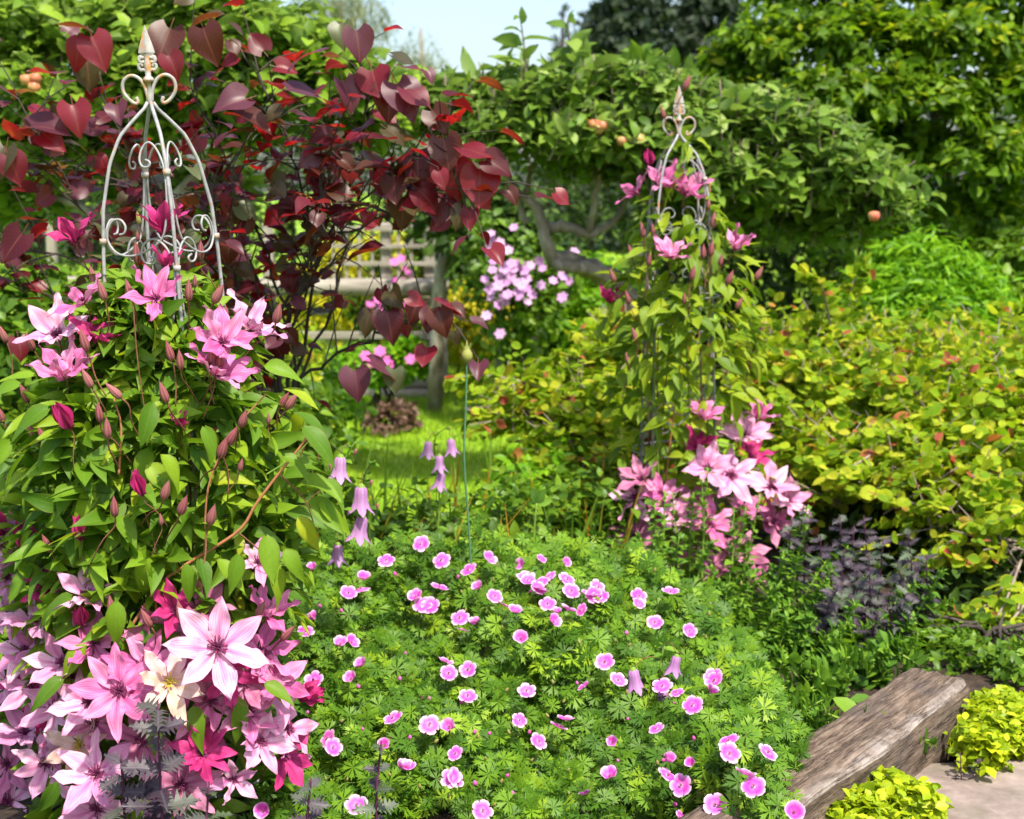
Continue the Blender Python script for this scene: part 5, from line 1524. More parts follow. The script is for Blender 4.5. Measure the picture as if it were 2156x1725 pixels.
    FL = [(160, 512, (-0.15, -0.15, 1), 72, 'p_mag', 48, 5, 0.10), (342, 500, (0.05, -0.1, 1), 78, 'p_mag', 52, 6, 0.1), (349, 568, (0.05, -0.1, 1), 55, 'p_mag', 58, 5, 0.08), (330, 636, (0.05, -0.55, 0.85), 80, 'p_pink', 36, 6, 0), (178, 640, (-0.45, -0.3, 0.85), 75, 'p_pink', 30, 5, 0), (122, 712, (-0.15, -0.5, 0.85), 85, 'p_pale', 33, 6, 0), (141, 798, (0.0, -0.25, 0.97), 88, 'p_pink', 42, 7, 0), (467, 726, (0.3, -0.65, 0.7), 82, 'p_pink', 28, 7, 0), (527, 694, (0.6, -0.3, 0.72), 88, 'p_pale', 26, 6, 0.06), (452, 794, (0.55, -0.2, 0.8), 82, 'p_pink', 32, 6, 0), (207, 722, (0.35, -0.2, 0.9), 70, 'p_mag', 40, 6, 0.1), (150, 905, (-0.3, -0.3, 0.9), 62, 'p_mag', 72, 6, 0), (381, 900, (0.1, -0.4, 0.8), 36, 'p_mag', 50, 5, 0.1), (8, 1128, (-0.3, -0.3, 0.9), 75, 'p_mag', 66, 6, 0), (58, 1160, (-0.1, -0.3, 0.9), 66, 'p_mag', 74, 6, 0), (40, 1130, (0.1, -0.3, 0.9), 80, 'p_pink', 50, 6, 0.05), (4, 1150, (-0.7, -0.4, 0.6), 75, 'p_pale', 20, 6, 0), (301, 1046, (-0.2, -0.2, 1), 54, 'p_mag', 80, 6, 0), (170, 1140, (0, -0.2, 1), 52, 'p_mag', 80, 6, 0), (541, 1187, (0.5, -0.4, 0.5), 60, 'p_pale', 25, 6, 0.05),
          (19, 1220, (-0.3, -0.6, 0.6), 75, 'p_pink', 22, 6, 0.03), (182, 1256, (0.1, -0.6, 0.7), 72, 'p_pink', 26, 6, 0.03), (112, 1246, (-0.2, -0.5, 0.8), 62, 'p_mag', 40, 6, 0.06), (80, 1310, (-0.25, -0.45, 0.85), 82, 'p_pale', 36, 6, 0), (173, 1318, (0.1, -0.4, 0.9), 50, 'p_mag', 70, 5, 0), (368, 1290, (0.1, -0.7, 0.6), 66, 'p_mag', 40, 6, 0.05), (458, 1367, (0.1, -0.82, 0.6), 106, 'p_pale', 14, 7, -0.05), (58, 1371, (-0.2, -0.7, 0.6), 76, 'p_pink', 20, 7, 0), (134, 1400, (-0.2, -0.6, 0.75), 80, 'p_beige', 28, 6, 0), (198, 1356, (0.1, -0.6, 0.7), 78, 'p_pink', 25, 6, 0.03), (304, 1405, (0.1, -0.7, 0.65), 84, 'p_pink', 24, 7, 0.03), (357, 1440, (0.25, -0.75, 0.6), 82, 'p_beige', 18, 6, -0.03), (253, 1458, (-0.05, -0.82, 0.56), 92, 'p_pink', 14, 7, -0.05), (190, 1482, (-0.3, -0.6, 0.7), 82, 'p_pink', 20, 7, 0), (442, 1479, (0.2, -0.7, 0.5), 84, 'p_dull', 16, 6, 0.03), (198, 1524, (0, -0.8, 0.4), 66, 'p_dull', 18, 6, 0.03), (55, 1548, (-0.2, -0.5, 0.8), 88, 'p_pale', 38, 6, 0), (170, 1570, (-0.2, -0.8, 0.4), 78, 'p_beige', 16, 6, 0), (205, 1632, (-0.1, -0.7, 0.65), 88, 'p_pink', 22, 6, -0.05), (424, 1590, (0.2, -0.75, 0.55), 66, 'p_mag', 36, 8, 0), (381, 1652, (0.05, -0.9, 0.3), 82, 'p_dull', 16, 6, 0), (205, 1705, (0, -0.8, 0.5), 80, 'p_beige', 20, 6, -0.02), (99, 1608, (-0.2, -0.9, 0.2), 76, 'p_dull', 14, 6, 0), (20, 1690, (-0.2, -0.8, 0.5), 90, 'p_beige', 20, 6, 0), (573, 1438, (0.6, -0.5, 0.6), 80, 'p_pink', 22, 7, 0), (545, 1562, (0.5, -0.7, 0.4), 76, 'p_beige', 18, 6, 0), (592, 1592, (0.7, -0.4, 0.5), 80, 'p_mag', 26, 6, 0.02), (548, 1376, (0.5, -0.5, 0.7), 82, 'p_pink', 24, 6, 0.05), (560, 1300, (0.4, -0.3, 0.8), 76, 'p_pink', 34, 6, 0.05), (624, 1470, (0.9, -0.2, 0.4), 62, 'p_mag', 60, 6, 0.03), (478, 1412, (0.2, -0.9, 0.0), 74, 'p_mag', 20, 6, 0.02), (490, 1640, (0.3, -0.8, 0.1), 62, 'p_beige', 40, 5, 0), (425, 1285, (0.3, -0.6, 0.6), 70, 'p_dull', 30, 6, 0.1), (602, 1536, (0.8, -0.4, 0.4), 76, 'p_pink', 20, 6, 0), (512, 1437, (0.4, -0.8, 0.2), 74, 'p_dull', 18, 6, 0.02), (20, 1440, (-0.4, -0.8, 0.3), 76, 'p_pink', 20, 6, 0.02), (20, 1610, (-0.4, -0.8, 0.3), 80, 'p_dull', 18, 6, 0.02), (520, 1500, (0.3, -0.8, 0.3), 76, 'p_pink', 20, 6, 0.02), (300, 1560, (0, -0.8, 0.3), 74, 'p_dull', 24, 6, 0.06), (120, 1490, (-0.3, -0.8, 0.3), 76, 'p_pink', 22, 6, 0.03), (70, 1450, (-0.1, -0.7, 0.5), 76, 'p_pale', 24, 6, 0.02), (20, 1300, (-0.4, -0.6, 0.6), 78, 'p_pale', 24, 6, 0.02)]
    for x, y_, ax, L, mt, op, npet, back in FL:
        if mt == 'p_beige' and x not in (357, 170):
            mt = 'p_pale'
        if mt == 'p_pink' and y_ > 1200 and rng.random() < 0.5:
            mt = 'p_pale'
        if mt == 'p_dull' and rng.random() < 0.4:
            mt = 'p_pale'
        clem_flower(root, fp(x, y_, back), ax, L * k * 1.0, M[mt], op, npet + (1 if op < 60 and npet > 5 and rng.random() < 0.5 else 0), mt == 'p_beige')
    # partly hidden flowers deeper in the mass
    for i in range(12):
        y_ = rng.uniform(1300, 1720)
        x = rng.uniform(10, 600)
        clem_flower(root, fp(x, y_, 0.1), (rng.normal(0, 0.4), -0.8, rng.uniform(-0.1, 0.6)), 74 * k, M[random.choice(['p_dull', 'p_pink', 'p_pink', 'p_dull', 'p_mag'])], rng.uniform(14, 34), 6)
    BD = [(14, 721, -0.3, 1), (72, 738, -0.35, 1), (202, 605, -0.15, 1), (221, 633, -0.2, 1), (184, 739, -0.2, 1), (278, 631, -0.2, 1), (397, 634, 0.1, 1), (410, 606, 0.1, 1), (449, 639, 0.6, 1), (580, 681, 0.3, 1), (477, 669, 0, 1), (216, 460, 0.1, 1), (294, 473, -0.1, 1), (291, 508, 0, 1), (290, 556, 0, 1), (422, 548, 0.1, 1), (363, 761, -0.2, 1), (444, 764, 0.1, 1), (459, 774, 0.25, 1), (381, 779, 0, 1), (194, 817, -0.4, 1), (256, 839, -0.8, 0.9), (352, 848, -0.25, 1), (211, 889, 0, 1), (227, 924, 0.05, 1), (78, 927, -0.45, 1), (102, 943, -0.35, 1), (60, 848, -0.3, 1), (603, 862, 0.7, 1), (590, 858, 0.6, 1), (506, 900, 0.4, 1), (478, 938, 0.6, 1), (462, 965, 0.4, 1), (646, 932, 0.6, 1), (673, 925, 0.2, 1), (565, 893, 0.1, 1), (242, 1088, 0.05, 1), (340, 1106, 0, 1), (378, 1084, 0.45, 1), (440, 1106, 0.35, 1), (343, 1052, 0.4, 1), (108, 1163, -0.35, 1), (236, 1296, 0, 1), (318, 1320, -0.4, 1), (384, 1310, -0.1, 1), (541, 1299, 0.5, 1), (504, 992, 0.3, 1), (592, 1348, 0.8, 0.9), (22, 1022, -0.5, 1), (8, 890, -0.3, 1)]
    small = {216, 294, 291, 410, 477, 673, 565, 340, 504, 22}
    for x, y_, dx, dz in BD:
        L = (26 if x in small else 44) * k * rng.uniform(0.9, 1.12)
        bud(root, fp(x, y_, 0.0 if y_ > 620 else 0.12), (dx, -0.25, dz), L, x in (673, 216, 294))


clem_left()


def clem_right():
    Yc = 5.2
    base = at(1440, 1200, Yc)
    base[2] = 0.08
    b = np.array(base)
    root = thing('clematis_vine', 'pink flowering clematis on the farther obelisk before the golden shrub', 'clematis', base)
    ys = np.array([250, 340, 400, 470, 540, 620, 700, 800, 900, 1000, 1100, 1250])
    rl = np.array([20, 45, 65, 90, 120, 145, 150, 145, 130, 125, 135, 140]) / 576
    dens = np.array([0.03, 0.03, 0.06, 0.2, 0.45, 0.62, 0.5, 0.3, 0.14, 0.13, 0.25, 0.3])
    zs = np.array([at(1440, y, Yc)[2] for y in ys])
    cx = at(1440, 700, Yc)[0]
    for i in range(10):
        a = rng.uniform(0, 6.28)
        z = np.linspace(0, rng.uniform(0.9, 1.5), 9)
        rr = 0.16 * rng.uniform(0.6, 1.2)
        P = np.stack([rr * np.cos(a + z * rng.uniform(-0.7, 0.7)), rr * np.sin(a + z * 0.5), z], -1)
        P[0, :2] *= 0.4
        link('stem', make_mesh('stem', *tube(spline(P, 26), np.linspace(0.004, 0.002, 26), 5), M[('stem_orange', 'stem_red', 'stem_green')[i % 3]]), root)
    n = 2100
    y = rng.uniform(250, 1250, n)
    y = y[rng.random(n) < np.interp(y, ys, dens)]
    n = len(y)
    z = np.interp(y, ys, zs)
    a = rng.uniform(0, 2 * np.pi, n)
    fl = (np.sin(a) > 0.25) & (rng.random(n) < 0.6)
    a[fl] *= -1
    rr = np.interp(y, ys, rl) * (0.5 + 0.6 * rng.random(n) ** 0.7)
    T = np.stack([cx + rr * np.cos(a), Yc + rr * np.sin(a), z], -1)
    outw = np.stack([np.cos(a), np.sin(a), np.zeros(n)], -1)
    tang = np.stack([-np.sin(a), np.cos(a), np.zeros(n)], -1)
    d = nrm(outw * rng.uniform(0.3, 1.1, n)[:, None] + tang * rng.normal(0, 0.7, n)[:, None] + np.array([0, 0, 1]) * rng.normal(-0.3, 0.4, n)[:, None])
    nn = nrm(outw * 0.5 + np.array([0, 0, 0.9]) + rvec(n, 0.28))
    foliage(root, T_CLEM, M['clem2'], T, frames(d, nn, rng.uniform(0.065, 0.115, n)), 300, stuff='foliage', cell=22)
    k = 1 / 576
    S = 1 / 1.4495

    def fp(x, y_, back=0):
        X = at(x, y_, Yc)[0] - cx
        r = float(np.interp(y_, ys, rl)) + 0.02
        dep = math.sqrt(max(r * r - X * X, 0.0)) if abs(X) < r else 0
        return at(x, y_, Yc - dep * 0.95 - 0.03 + back)
    FL = [(1345, 410, (-0.6, -0.2, 0.75), 46, 'p_pink', 40, 6, 0.1), (1395, 395, (-0.1, -0.3, 0.9), 52, 'p_pink', 40, 6, 0.12), (1440, 412, (0.15, -0.3, 0.9), 58, 'p_pink', 42, 6, 0.1), (1370, 350, (-0.2, -0.1, 1), 30, 'p_mag', 70, 5, 0.1), (1409, 545, (0.05, -0.35, 0.9), 46, 'p_pink', 38, 7, 0), (1546, 528, (0.3, -0.2, 0.9), 48, 'p_pink', 46, 6, 0), (1285, 640, (-0.1, -0.3, 0.9), 36, 'p_mag', 50, 8, 0), (1483, 885, (0, -0.4, 0.9), 44, 'p_pink', 40, 6, 0), (1593, 885, (0.2, -0.3, 0.9), 44, 'p_pink', 46, 6, 0), (1565, 922, (0.1, -0.55, 0.8), 56, 'p_pale', 33, 7, 0), (1467, 945, (-0.1, -0.4, 0.8), 44, 'p_mag', 40, 6, 0.08), (1490, 990, (-0.1, -0.65, 0.7), 54, 'p_pale', 26, 7, 0), (1538, 1005, (0.1, -0.75, 0.6), 62, 'p_pale', 20, 7, -0.04), (1580, 965, (0.3, -0.4, 0.7), 50, 'p_mag', 40, 6, 0.1), (1622, 1030, (0.15, -0.7, 0.65), 56, 'p_pale', 26, 7, 0), (1655, 1055, (0.5, -0.6, 0.6), 52, 'p_pale', 28, 7, 0.02), (1352, 1012, (-0.3, -0.5, 0.75), 50, 'p_dull', 30, 6, 0), (1340, 1050, (-0.5, -0.5, 0.6), 54, 'p_pale', 20, 6, 0), (1392, 1042, (0.1, -0.6, 0.7), 46, 'p_pink', 26, 6, 0.02), (1422, 1088, (0.1, -0.7, 0.6), 48, 'p_pale', 24, 6, 0), (1493, 1108, (0, -0.7, 0.65), 58, 'p_pink', 30, 7, -0.04), (1560, 1075, (0.2, -0.6, 0.7), 52, 'p_pink', 30, 6, 0), (1340, 1132, (-0.3, -0.6, 0.7), 54, 'p_dull', 26, 7, 0), (1628, 1106, (0.4, -0.6, 0.6), 50, 'p_dull', 26, 6, 0.02), (1566, 1164, (0.1, -0.7, 0.6), 48, 'p_dull', 24, 6, 0), (1414, 1172, (-0.1, -0.7, 0.6), 46, 'p_dull', 26, 6, 0.02), (1455, 1060, (0, -0.6, 0.7), 44, 'p_dull', 30, 6, 0.08), (1380, 1090, (-0.2, -0.6, 0.7), 44, 'p_pink', 30, 6, 0.08), (1600, 1090, (0.3, -0.6, 0.7), 44, 'p_pink', 30, 6, 0.05), (1530, 1130, (0, -0.7, 0.6), 46, 'p_dull', 30, 6, 0.06), (1580, 1215, (0.2, -0.7, 0.5), 42, 'p_pink', 28, 6, 0.0), (1500, 1195, (0, -0.7, 0.5), 44, 'p_dull', 28, 6, 0.05), (1300, 1160, (-0.3, -0.6, 0.6), 36, 'p_pink', 34, 6, 0.05)]
    for x, y_, ax, L, mt, op, npet, back in FL:
        clem_flower(root, fp(x, y_, back), ax, L * k * 1.16, M[mt], op, npet + int(rng.random() < 0.4))
    for x, y_, dx in [(1355, 500, -0.2), (1375, 495, -0.1), (1295, 595, -0.4), (1325, 640, -0.3), (1440, 640, 0), (1500, 760 - 280, 0.1), (1515, 560, 0.2), (1530, 600, 0.4), (1590, 590, 0.5), (1600, 700, 0.3), (1340, 720, -0.3), (1325, 770, -0.3), (1575, 780, 0.1), (1365, 560, 0.1), (1480, 545, 0), (1495, 540, 0.1), (1440, 190, 0.4), (1400, 250, -0.4), (1490, 440, 0.1), (1495, 1285, 0), (1330, 540, -0.3), (1455, 590, 0.2), (1550, 650, 0.5)]:
        bud(root, fp(x, y_), (dx, -0.2, 1), rng.uniform(22, 34) * k)


clem_right()

# ------------------------------------------------------------------ geranium mound
T_GPET = [grid_leaf([(0, 0.12), (0.25, 0.28), (0.55, 0.44), (0.8, 0.46), (0.95, 0.32), (1, 0.2)], 4, 5, fold=-0.06, curl=c, wave=0.03, ph=p) for c, p in ((-0.12, 0), (0.06, 2))]
GER_C = None


def mound_point(x, y, off=0.0):
    """surface of the geranium mound at reference position"""
    Y = np.interp(y, [1120, 1300, 1500, 1725], [4.15, 3.78, 3.42, 3.08])
    Y = Y + 0.10 * np.sin(x * 0.011 + 1.2) * np.sin(y * 0.013) - 0.24 * np.clip((x - 1400) / 160, 0, 1) ** 1.5 * np.clip((y - 1380) / 120, 0, 1)
    return at(x, y, Y + off)


def geranium():
    base = mound_point(1080, 1500)
    base[2] = 0.09
    b = np.array(base)
    root = thing('geranium_plant', 'low mound of finely cut geranium leaves dotted with pink flowers between the obelisks', 'geranium', base)
    # leaf field
    xs, ys_ = [], []
    n = 6400
    x = rng.uniform(540, 1680, n * 2)
    y = rng.uniform(1125, 1740, n * 2)
    top = np.interp(x, [540, 640, 900, 1250, 1400, 1500, 1600, 1680], [1190, 1145, 1135, 1150, 1200, 1260, 1400, 1560])
    top = top + 12 * np.sin(x * 0.05) + 8 * np.sin(x * 0.13)
    lim = np.interp(y, [1130, 1300, 1500, 1600, 1725], [1380, 1530, 1680, 1680, 1650])
    k = (y > top) & (x < lim)
    x, y = x[k][:n], y[k][:n]
    n = len(x)
    off = 0.15 * rng.random(n) ** 1.1
    P = np.array([mound_point(a, c, o) for a, c, o in zip(x, y, off)])
    P[:, 2] += 0.028 * np.sin(x * 0.045 + 0.02 * y) * np.sin(y * 0.06) + 0.015 * np.sin(x * 0.11) + 0.01
    dn = nrm(np.array([0, -0.55, 0.85]) + rvec(n, 0.46))
    d = nrm(rvec(n) * [1, 0.6, 0.5] + np.array([0, -0.35, 0.05]))
    d = nrm(d - dn * np.einsum('ij,ij->i', d, dn)[:, None])
    Mx = frames(d, dn, rng.uniform(0.046, 0.076, n))
    foliage(root, T_GER, M['ger_leaf'], P, Mx, 300, stuff='foliage', cell=24)
    # stems
    parts = []
    for i in range(260):
        j = rng.integers(0, n)
        e = P[j]
        s = np.array([b[0] + (e[0] - b[0]) * 0.75, e[1] + 0.15, 0.09])
        parts.append(tube(spline([s - b, (s + e) / 2 - b + [0, 0, 0.04], e - b], 6), np.linspace(0.0016, 0.001, 6), 3, False))
    link('stem', make_mesh('stem', *cat(parts), M['stem_green']), root)
    fl = [(813, 1181), (887, 1145), (930, 1180), (988, 1201), (1029, 1177), (1139, 1178), (1189, 1186), (765, 1221), (733, 1250), (760, 1242), (876, 1258), (1009, 1240), (1107, 1215), (1112, 1224), (1140, 1226), (1158, 1214), (1193, 1221), (1202, 1246), (1240, 1252), (1258, 1237), (1265, 1258), (1153, 1273), (1172, 1292), (1195, 1285), (1225, 1284), (1041, 1257), (999, 1316), (975, 1328), (591, 1267), (663, 1305), (643, 1331), (738, 1354), (1274, 1396), (1345, 1271), (1412, 1248), (1379, 1312), (1450, 1330), (1230, 1447), (1109, 1456), (985, 1467), (986, 1411), (828, 1513), (1093, 1517), (1175, 1532), (1190, 1517), (1133, 1562), (1290, 1565), (960, 1588), (810, 1573), (860, 1616), (1232, 1673), (1015, 1708), (1395, 1447), (1502, 1427), (1459, 1486), (1534, 1588), (1587, 1657), (1615, 1586), (1406, 1603), (1435, 1654), (1506, 1696), (1670, 1713), (555, 1709), (700, 1574), (1568, 1632), (1405, 1634), (1435, 1722), (1100, 1190)]
    for _ in range(34):
        xq = rng.uniform(640, 1560)
        yq = rng.uniform(np.interp(xq, [640, 1250, 1400, 1560], [1180, 1165, 1230, 1380]), 1700)
        fl.append((xq, yq))
    global GER_C
    parts = []
    for i in range(10):
        a = i * 0.628
        parts.append(tube(np.array([[0, 0, 0], [math.cos(a) * 0.12, math.sin(a) * 0.12, 0.3]]), [0.02, 0.03], 3, False))
    Vc, Fc, _ = lathe([(0.03, -0.45), (0.12, -0.3), (0.16, -0.05), (0.05, 0.05)], 6)
    GER_C = make_mesh('flower', *cat(parts), M['p_pale'])
    for i, (x, y) in enumerate(fl):
        p = mound_point(x, y, -0.09)
        small = rng.random() < 0.2
        L = (0.0245 if not small else 0.018) * rng.uniform(0.92, 1.1)
        ax = nrm(np.array([rng.normal(0.0, 0.42), -0.45 + rng.normal(0, 0.38), 0.85]))
        m = frames(nrm(np.cross(ax, [0.3, 0.5, 0.7]))[None], ax[None], np.array([L]))[0]
        f = link('flower', GER_C, root, mat4(m, p - b))
        a0 = rng.uniform(0, 6.28)
        cup = R(rng.uniform(4, 26) if rng.random() < 0.8 else rng.uniform(35, 62))
        t = random.choice(T_GPET)
        for q in range(5):
            a = a0 + q * 2 * math.pi / 5
            d = np.array([[math.cos(a) * math.cos(cup), math.sin(a) * math.cos(cup), math.sin(cup)]])
            nn = np.array([[-math.cos(a) * math.sin(cup), -math.sin(a) * math.sin(cup), math.cos(cup)]])
            mm = frames(d, nn, np.array([[rng.uniform(0.92, 1.08), 1, 1]]))[0]
            link('petal', tmesh(t, M['p_ger'], 'petal'), f, mat4(mm, d[0] * 0.05 + [0, 0, 0.004 * q]))
    # small buds and seed heads
    Vb, Fb, ub = lathe([(0.002, 0), (0.35, 0.15), (0.42, 0.5), (0.2, 0.9), (0.01, 1.05)], 7)
    mb = {'h': make_mesh('bud', Vb, Fb, M['pink_hot'], uv=ub), 'g': make_mesh('bud', Vb * [0.8, 0.8, 1.2], Fb, M['bud_green'], uv=ub)}
    for i in range(85):
        j = rng.integers(0, n)
        p = mound_point(x := rng.uniform(620, 1560), y := rng.uniform(1190, 1700), -0.045)
        dd = nrm(np.array([rng.normal(0, 0.4), -0.3, 1]))
        m = frames(nrm(np.cross(dd, [0.3, 0.5, 0.7]))[None], dd[None], np.array([rng.uniform(0.009, 0.014)]))[0]
        link('bud', mb['h' if i % 5 < 2 else 'g'], root, mat4(m, p - b))


geranium()

# ------------------------------------------------------------------ leafy perennials, upright stems with paired leaves
def stem_plant(name, label, catg, stems, mat, stemmat, lsize, tm, pairs=11, n_obj=60, taper=True, r=0.0035, droop=0.35, cluster=True, group=None, uptilt=0.25, face=0.0):
    """stems: list of (base point, top point)"""
    base = np.mean([s[0] for s in stems], 0)
    root = thing(name, label, catg, base, group)
    b = np.array(root.location)
    T, Mx = [], []
    for s, e in stems:
        s, e = np.array(s), np.array(e)
        mid = (s + e) / 2 + rng.normal(0, 0.015, 3)
        S = spline([s, mid, e], 14)
        link('stem', make_mesh('stem', *tube(S - b, np.linspace(r, r * 0.5, 14), 6), M[stemmat]), root)
        L = np.linalg.norm(e - s)
        a0 = rng.uniform(0, 3.1)
        for k in range(pairs):
            f = 0.12 + 0.88 * (k + 0.5) / pairs
            i = min(int(f * 13), 12)
            p = S[i] + (S[i + 1] - S[i]) * (f * 13 - i)
            ax = nrm(S[i + 1] - S[i])
            sz = lsize * (1.15 - 0.6 * f if taper else 1) * rng.uniform(0.8, 1.2)
            for q in (0, 1):
                a = a0 + k * math.pi / 2 + q * math.pi + rng.normal(0, 0.2)
                u = nrm(np.cross(ax, [0.2, 0.9, 0.1]))
                w = np.cross(ax, u)
                rd = u * math.cos(a) + w * math.sin(a)
                d = nrm(rd + ax * uptilt + rvec(1, 0.15)[0] - [0, 0, droop * (1 - f)])
                T.append(p)
                Mx.append(frames(d[None], nrm(ax * 0.9 - rd * 0.2 + rvec(1, 0.2)[0] + np.array([0, -face, 0]))[None], np.array([sz]))[0])
                if cluster and k > pairs * 0.4:
                    for c in range(2):
                        d2 = nrm(rd * 0.6 + ax * 0.8 + rvec(1, 0.5)[0])
                        T.append(p + d2 * 0.008)
                        Mx.append(frames(d2[None], nrm(ax + rvec(1, 0.4)[0])[None], np.array([sz * 0.6]))[0])
    foliage(root, tm, M[mat], np.array(T), np.array(Mx), n_obj, stuff='foliage', cell=14)
    return root


def st(x, ytop, Y, lean=0.0, zb=0.1):
    e = at(x, ytop, Y)
    return (np.array([e[0] - lean, Y + rng.normal(0, 0.03), zb]), e)


per = [('green leafy stems mixed through the dusky purple plant', [st(1680, 1170, 4.5, 0.05), st(1740, 1230, 4.4, 0.06), st(1800, 1270, 4.3, 0.06), st(1850, 1340, 4.2, 0.06), st(1920, 1300, 4.3, 0.06), st(1640, 1230, 4.35, 0.05), st(1700, 1290, 4.2, 0.05), st(1760, 1340, 4.1, 0.05), st(1960, 1260, 4.45, 0.08)]),
       ('green leafy stems drooping onto the middle of the sleeper top', [st(1790, 1420, 3.85, 0.1, 0.18), st(1830, 1390, 3.95, 0.1, 0.18), st(1870, 1370, 4.0, 0.08, 0.18), st(1740, 1440, 3.75, 0.1, 0.18), st(1690, 1470, 3.6, 0.1, 0.18), st(1900, 1350, 4.05, 0.05, 0.18), st(1650, 1440, 3.75, 0.08, 0.18), st(1600, 1400, 3.85, 0.05, 0.18)]),
       ('tall leafy green stems rising in front of the far pink flowers', [st(1490, 985, 4.75, 0.02), st(1400, 1035, 4.7), st(1545, 1070, 4.7, 0.04), st(1600, 1040, 4.75, 0.08), st(1430, 1130, 4.6), st(1345, 1130, 4.6), st(1460, 1050, 4.8)]),
       ('green leafy stems leaning over the middle of the mound edge', [st(1700, 1110, 4.6, 0.12), st(1650, 1160, 4.5, 0.1), st(1580, 1180, 4.45, 0.06), st(1530, 1230, 4.35, 0.03), st(1740, 1180, 4.5, 0.14), st(1620, 1230, 4.3, 0.06)]),
       ('bushy green leafy stems just behind the sleeper end', [st(1860, 1300, 4.3, 0.16), st(1790, 1310, 4.2, 0.14), st(1720, 1300, 4.2, 0.1), st(1960, 1170, 4.5, 0.12), st(1930, 1230, 4.4, 0.12), st(1880, 1390, 4.15, 0.12), st(1810, 1400, 4.1, 0.1)]),
       ('low green leafy stems hugging the back of the sleeper', [st(1640, 1370, 4.0, 0.1), st(1700, 1420, 3.9, 0.1), st(1580, 1330, 4.1, 0.06), st(1540, 1400, 4.0, 0.05), st(1620, 1450, 3.8, 0.08), st(1760, 1460, 3.95, 0.12), st(1500, 1330, 4.1, 0.05), st(1660, 1300, 4.2, 0.05)]),
       ('small green leafy stems spilling beside the pink geranium flowers low on the right', [st(1600, 1480, 3.45, 0.12, 0.2), st(1660, 1520, 3.3, 0.16, 0.2), st(1700, 1500, 3.38, 0.16, 0.2), st(1625, 1590, 3.10, 0.14, 0.2), st(1560, 1450, 3.5, 0.08, 0.2), st(1680, 1560, 3.2, 0.16, 0.2), st(1740, 1470, 3.5, 0.16, 0.2), st(1610, 1640, 3.0, 0.14, 0.2)]),
       ('green leafy stems between the lawn and the far obelisk foot', [st(1310, 1060, 5.0), st(1250, 1100, 4.9), st(1290, 1140, 4.6), st(1330, 1200, 4.4), st(1380, 1190, 4.4)])]
for lb, ss in per:
    extra = []
    for s, e in ss:
        for q in range(2):
            o = np.array([rng.normal(0, 0.06), rng.normal(0.03, 0.06), -abs(rng.normal(0.05, 0.05))])
            extra.append((s + o * [1, 1, 0], e + o * [1.6, 1.2, 1.6]))
    stem_plant('leafy_perennial', lb, 'perennial', ss + extra, 'perennial', 'stem_green', 0.056, T_OVAL, pairs=11, n_obj=70, droop=0.12, uptilt=0.4, r=0.0042, group='green leafy perennials along the border')

# broad plantain-like leaf resting over the sleeper
rt = thing('broad_leaf_weed', 'low weed with two broad pale green leaves lying over the sleeper', 'weed', at(1745, 1490, 3.72))
for (x, y, Yd, dx, dy, dz, s) in [(1755, 1470, 3.68, 0.28, -0.25, -0.12, 0.10), (1790, 1475, 3.70, 0.55, 0.05, -0.03, 0.10), (1715, 1490, 3.62, -0.15, -0.2, -0.25, 0.085)]:
    p = at(x, y, Yd)
    mm = frames(np.array([[dx, dy, dz]]), np.array([[0, -0.3, 1.0]]), np.array([s]))[0]
    link('leaf', tmesh(T_OVAL[0], M['perennial'], 'leaf'), rt, mat4(mm, p - np.array(rt.location)))

# ------------------------------------------------------------------ purple leaved plants
pur_back = [st(1660, 1120, 4.6), st(1720, 1150, 4.55), st(1760, 1110, 4.6), st(1820, 1190, 4.45), st(1940, 1190, 4.5), st(1900, 1270, 4.35), st(1760, 1250, 4.35), st(1840, 1310, 4.3), st(1810, 1110, 4.7), st(1700, 1110, 4.65), st(1790, 1130, 4.6), st(1770, 1180, 4.55), st(1850, 1160, 4.6), st(1900, 1140, 4.7), st(1880, 1210, 4.5), st(1830, 1250, 4.45), st(1920, 1220, 4.5), st(1740, 1220, 4.5), st(1800, 1230, 4.5), st(1685, 1085, 4.7), st(1860, 1270, 4.4), st(1780, 1270, 4.4)]
pur_back = [(a_, e_ + np.array([0, -0.05, 0.05])) for a_, e_ in pur_back]
stem_plant('purple_plant', 'dusky purple toothed leaf plant in shade behind the green stems', 'plant', pur_back, 'purple', 'stem_purple', 0.068, T_JAG, pairs=8, n_obj=200, cluster=False, droop=0.2, face=0.4)


def purple_front(label, x, ytop, Y, n, size, seed, lean=0.0):
    stem_plant('purple_plant', label, 'plant', [(np.array([at(x, ytop, Y)[0] - lean, Y + 0.02, 0.1]), at(x, ytop, Y))], 'purple', 'stem_purple', size, T_JAG, pairs=n, n_obj=300, cluster=False, droop=0.1, r=0.0042, group='dark purple plants at the front of the border', uptilt=0.35, face=0.7)


purple_front('tallest dark purple toothed plant in front of the pink clematis flowers', 332, 1475, 2.75, 9, 0.10, 1)
purple_front('short dark purple plant left of the tallest one before the clematis', 255, 1590, 2.75, 6, 0.09, 2)
purple_front('dark purple plant with silvery leaves right of the tallest one under the clematis', 440, 1645, 2.72, 5, 0.10, 3)
purple_front('slender dark purple plant standing before the geranium mound', 803, 1560, 2.85, 6, 0.06, 4, 0.0)
purple_front('small dark purple shoot at the lower edge left of the slender purple plant', 655, 1640, 2.85, 5, 0.06, 5)
stem_plant('purple_plant', 'tiny purple seedling growing at the edge of the stone path', 'plant', [(at(2030, 1700, 3.42), at(2022, 1585, 3.42)), (at(2050, 1690, 3.42), at(2062, 1600, 3.42))], 'purple', 'stem_purple', 0.03, T_JAG, pairs=7, n_obj=60, cluster=False, droop=0.1, r=0.0022)

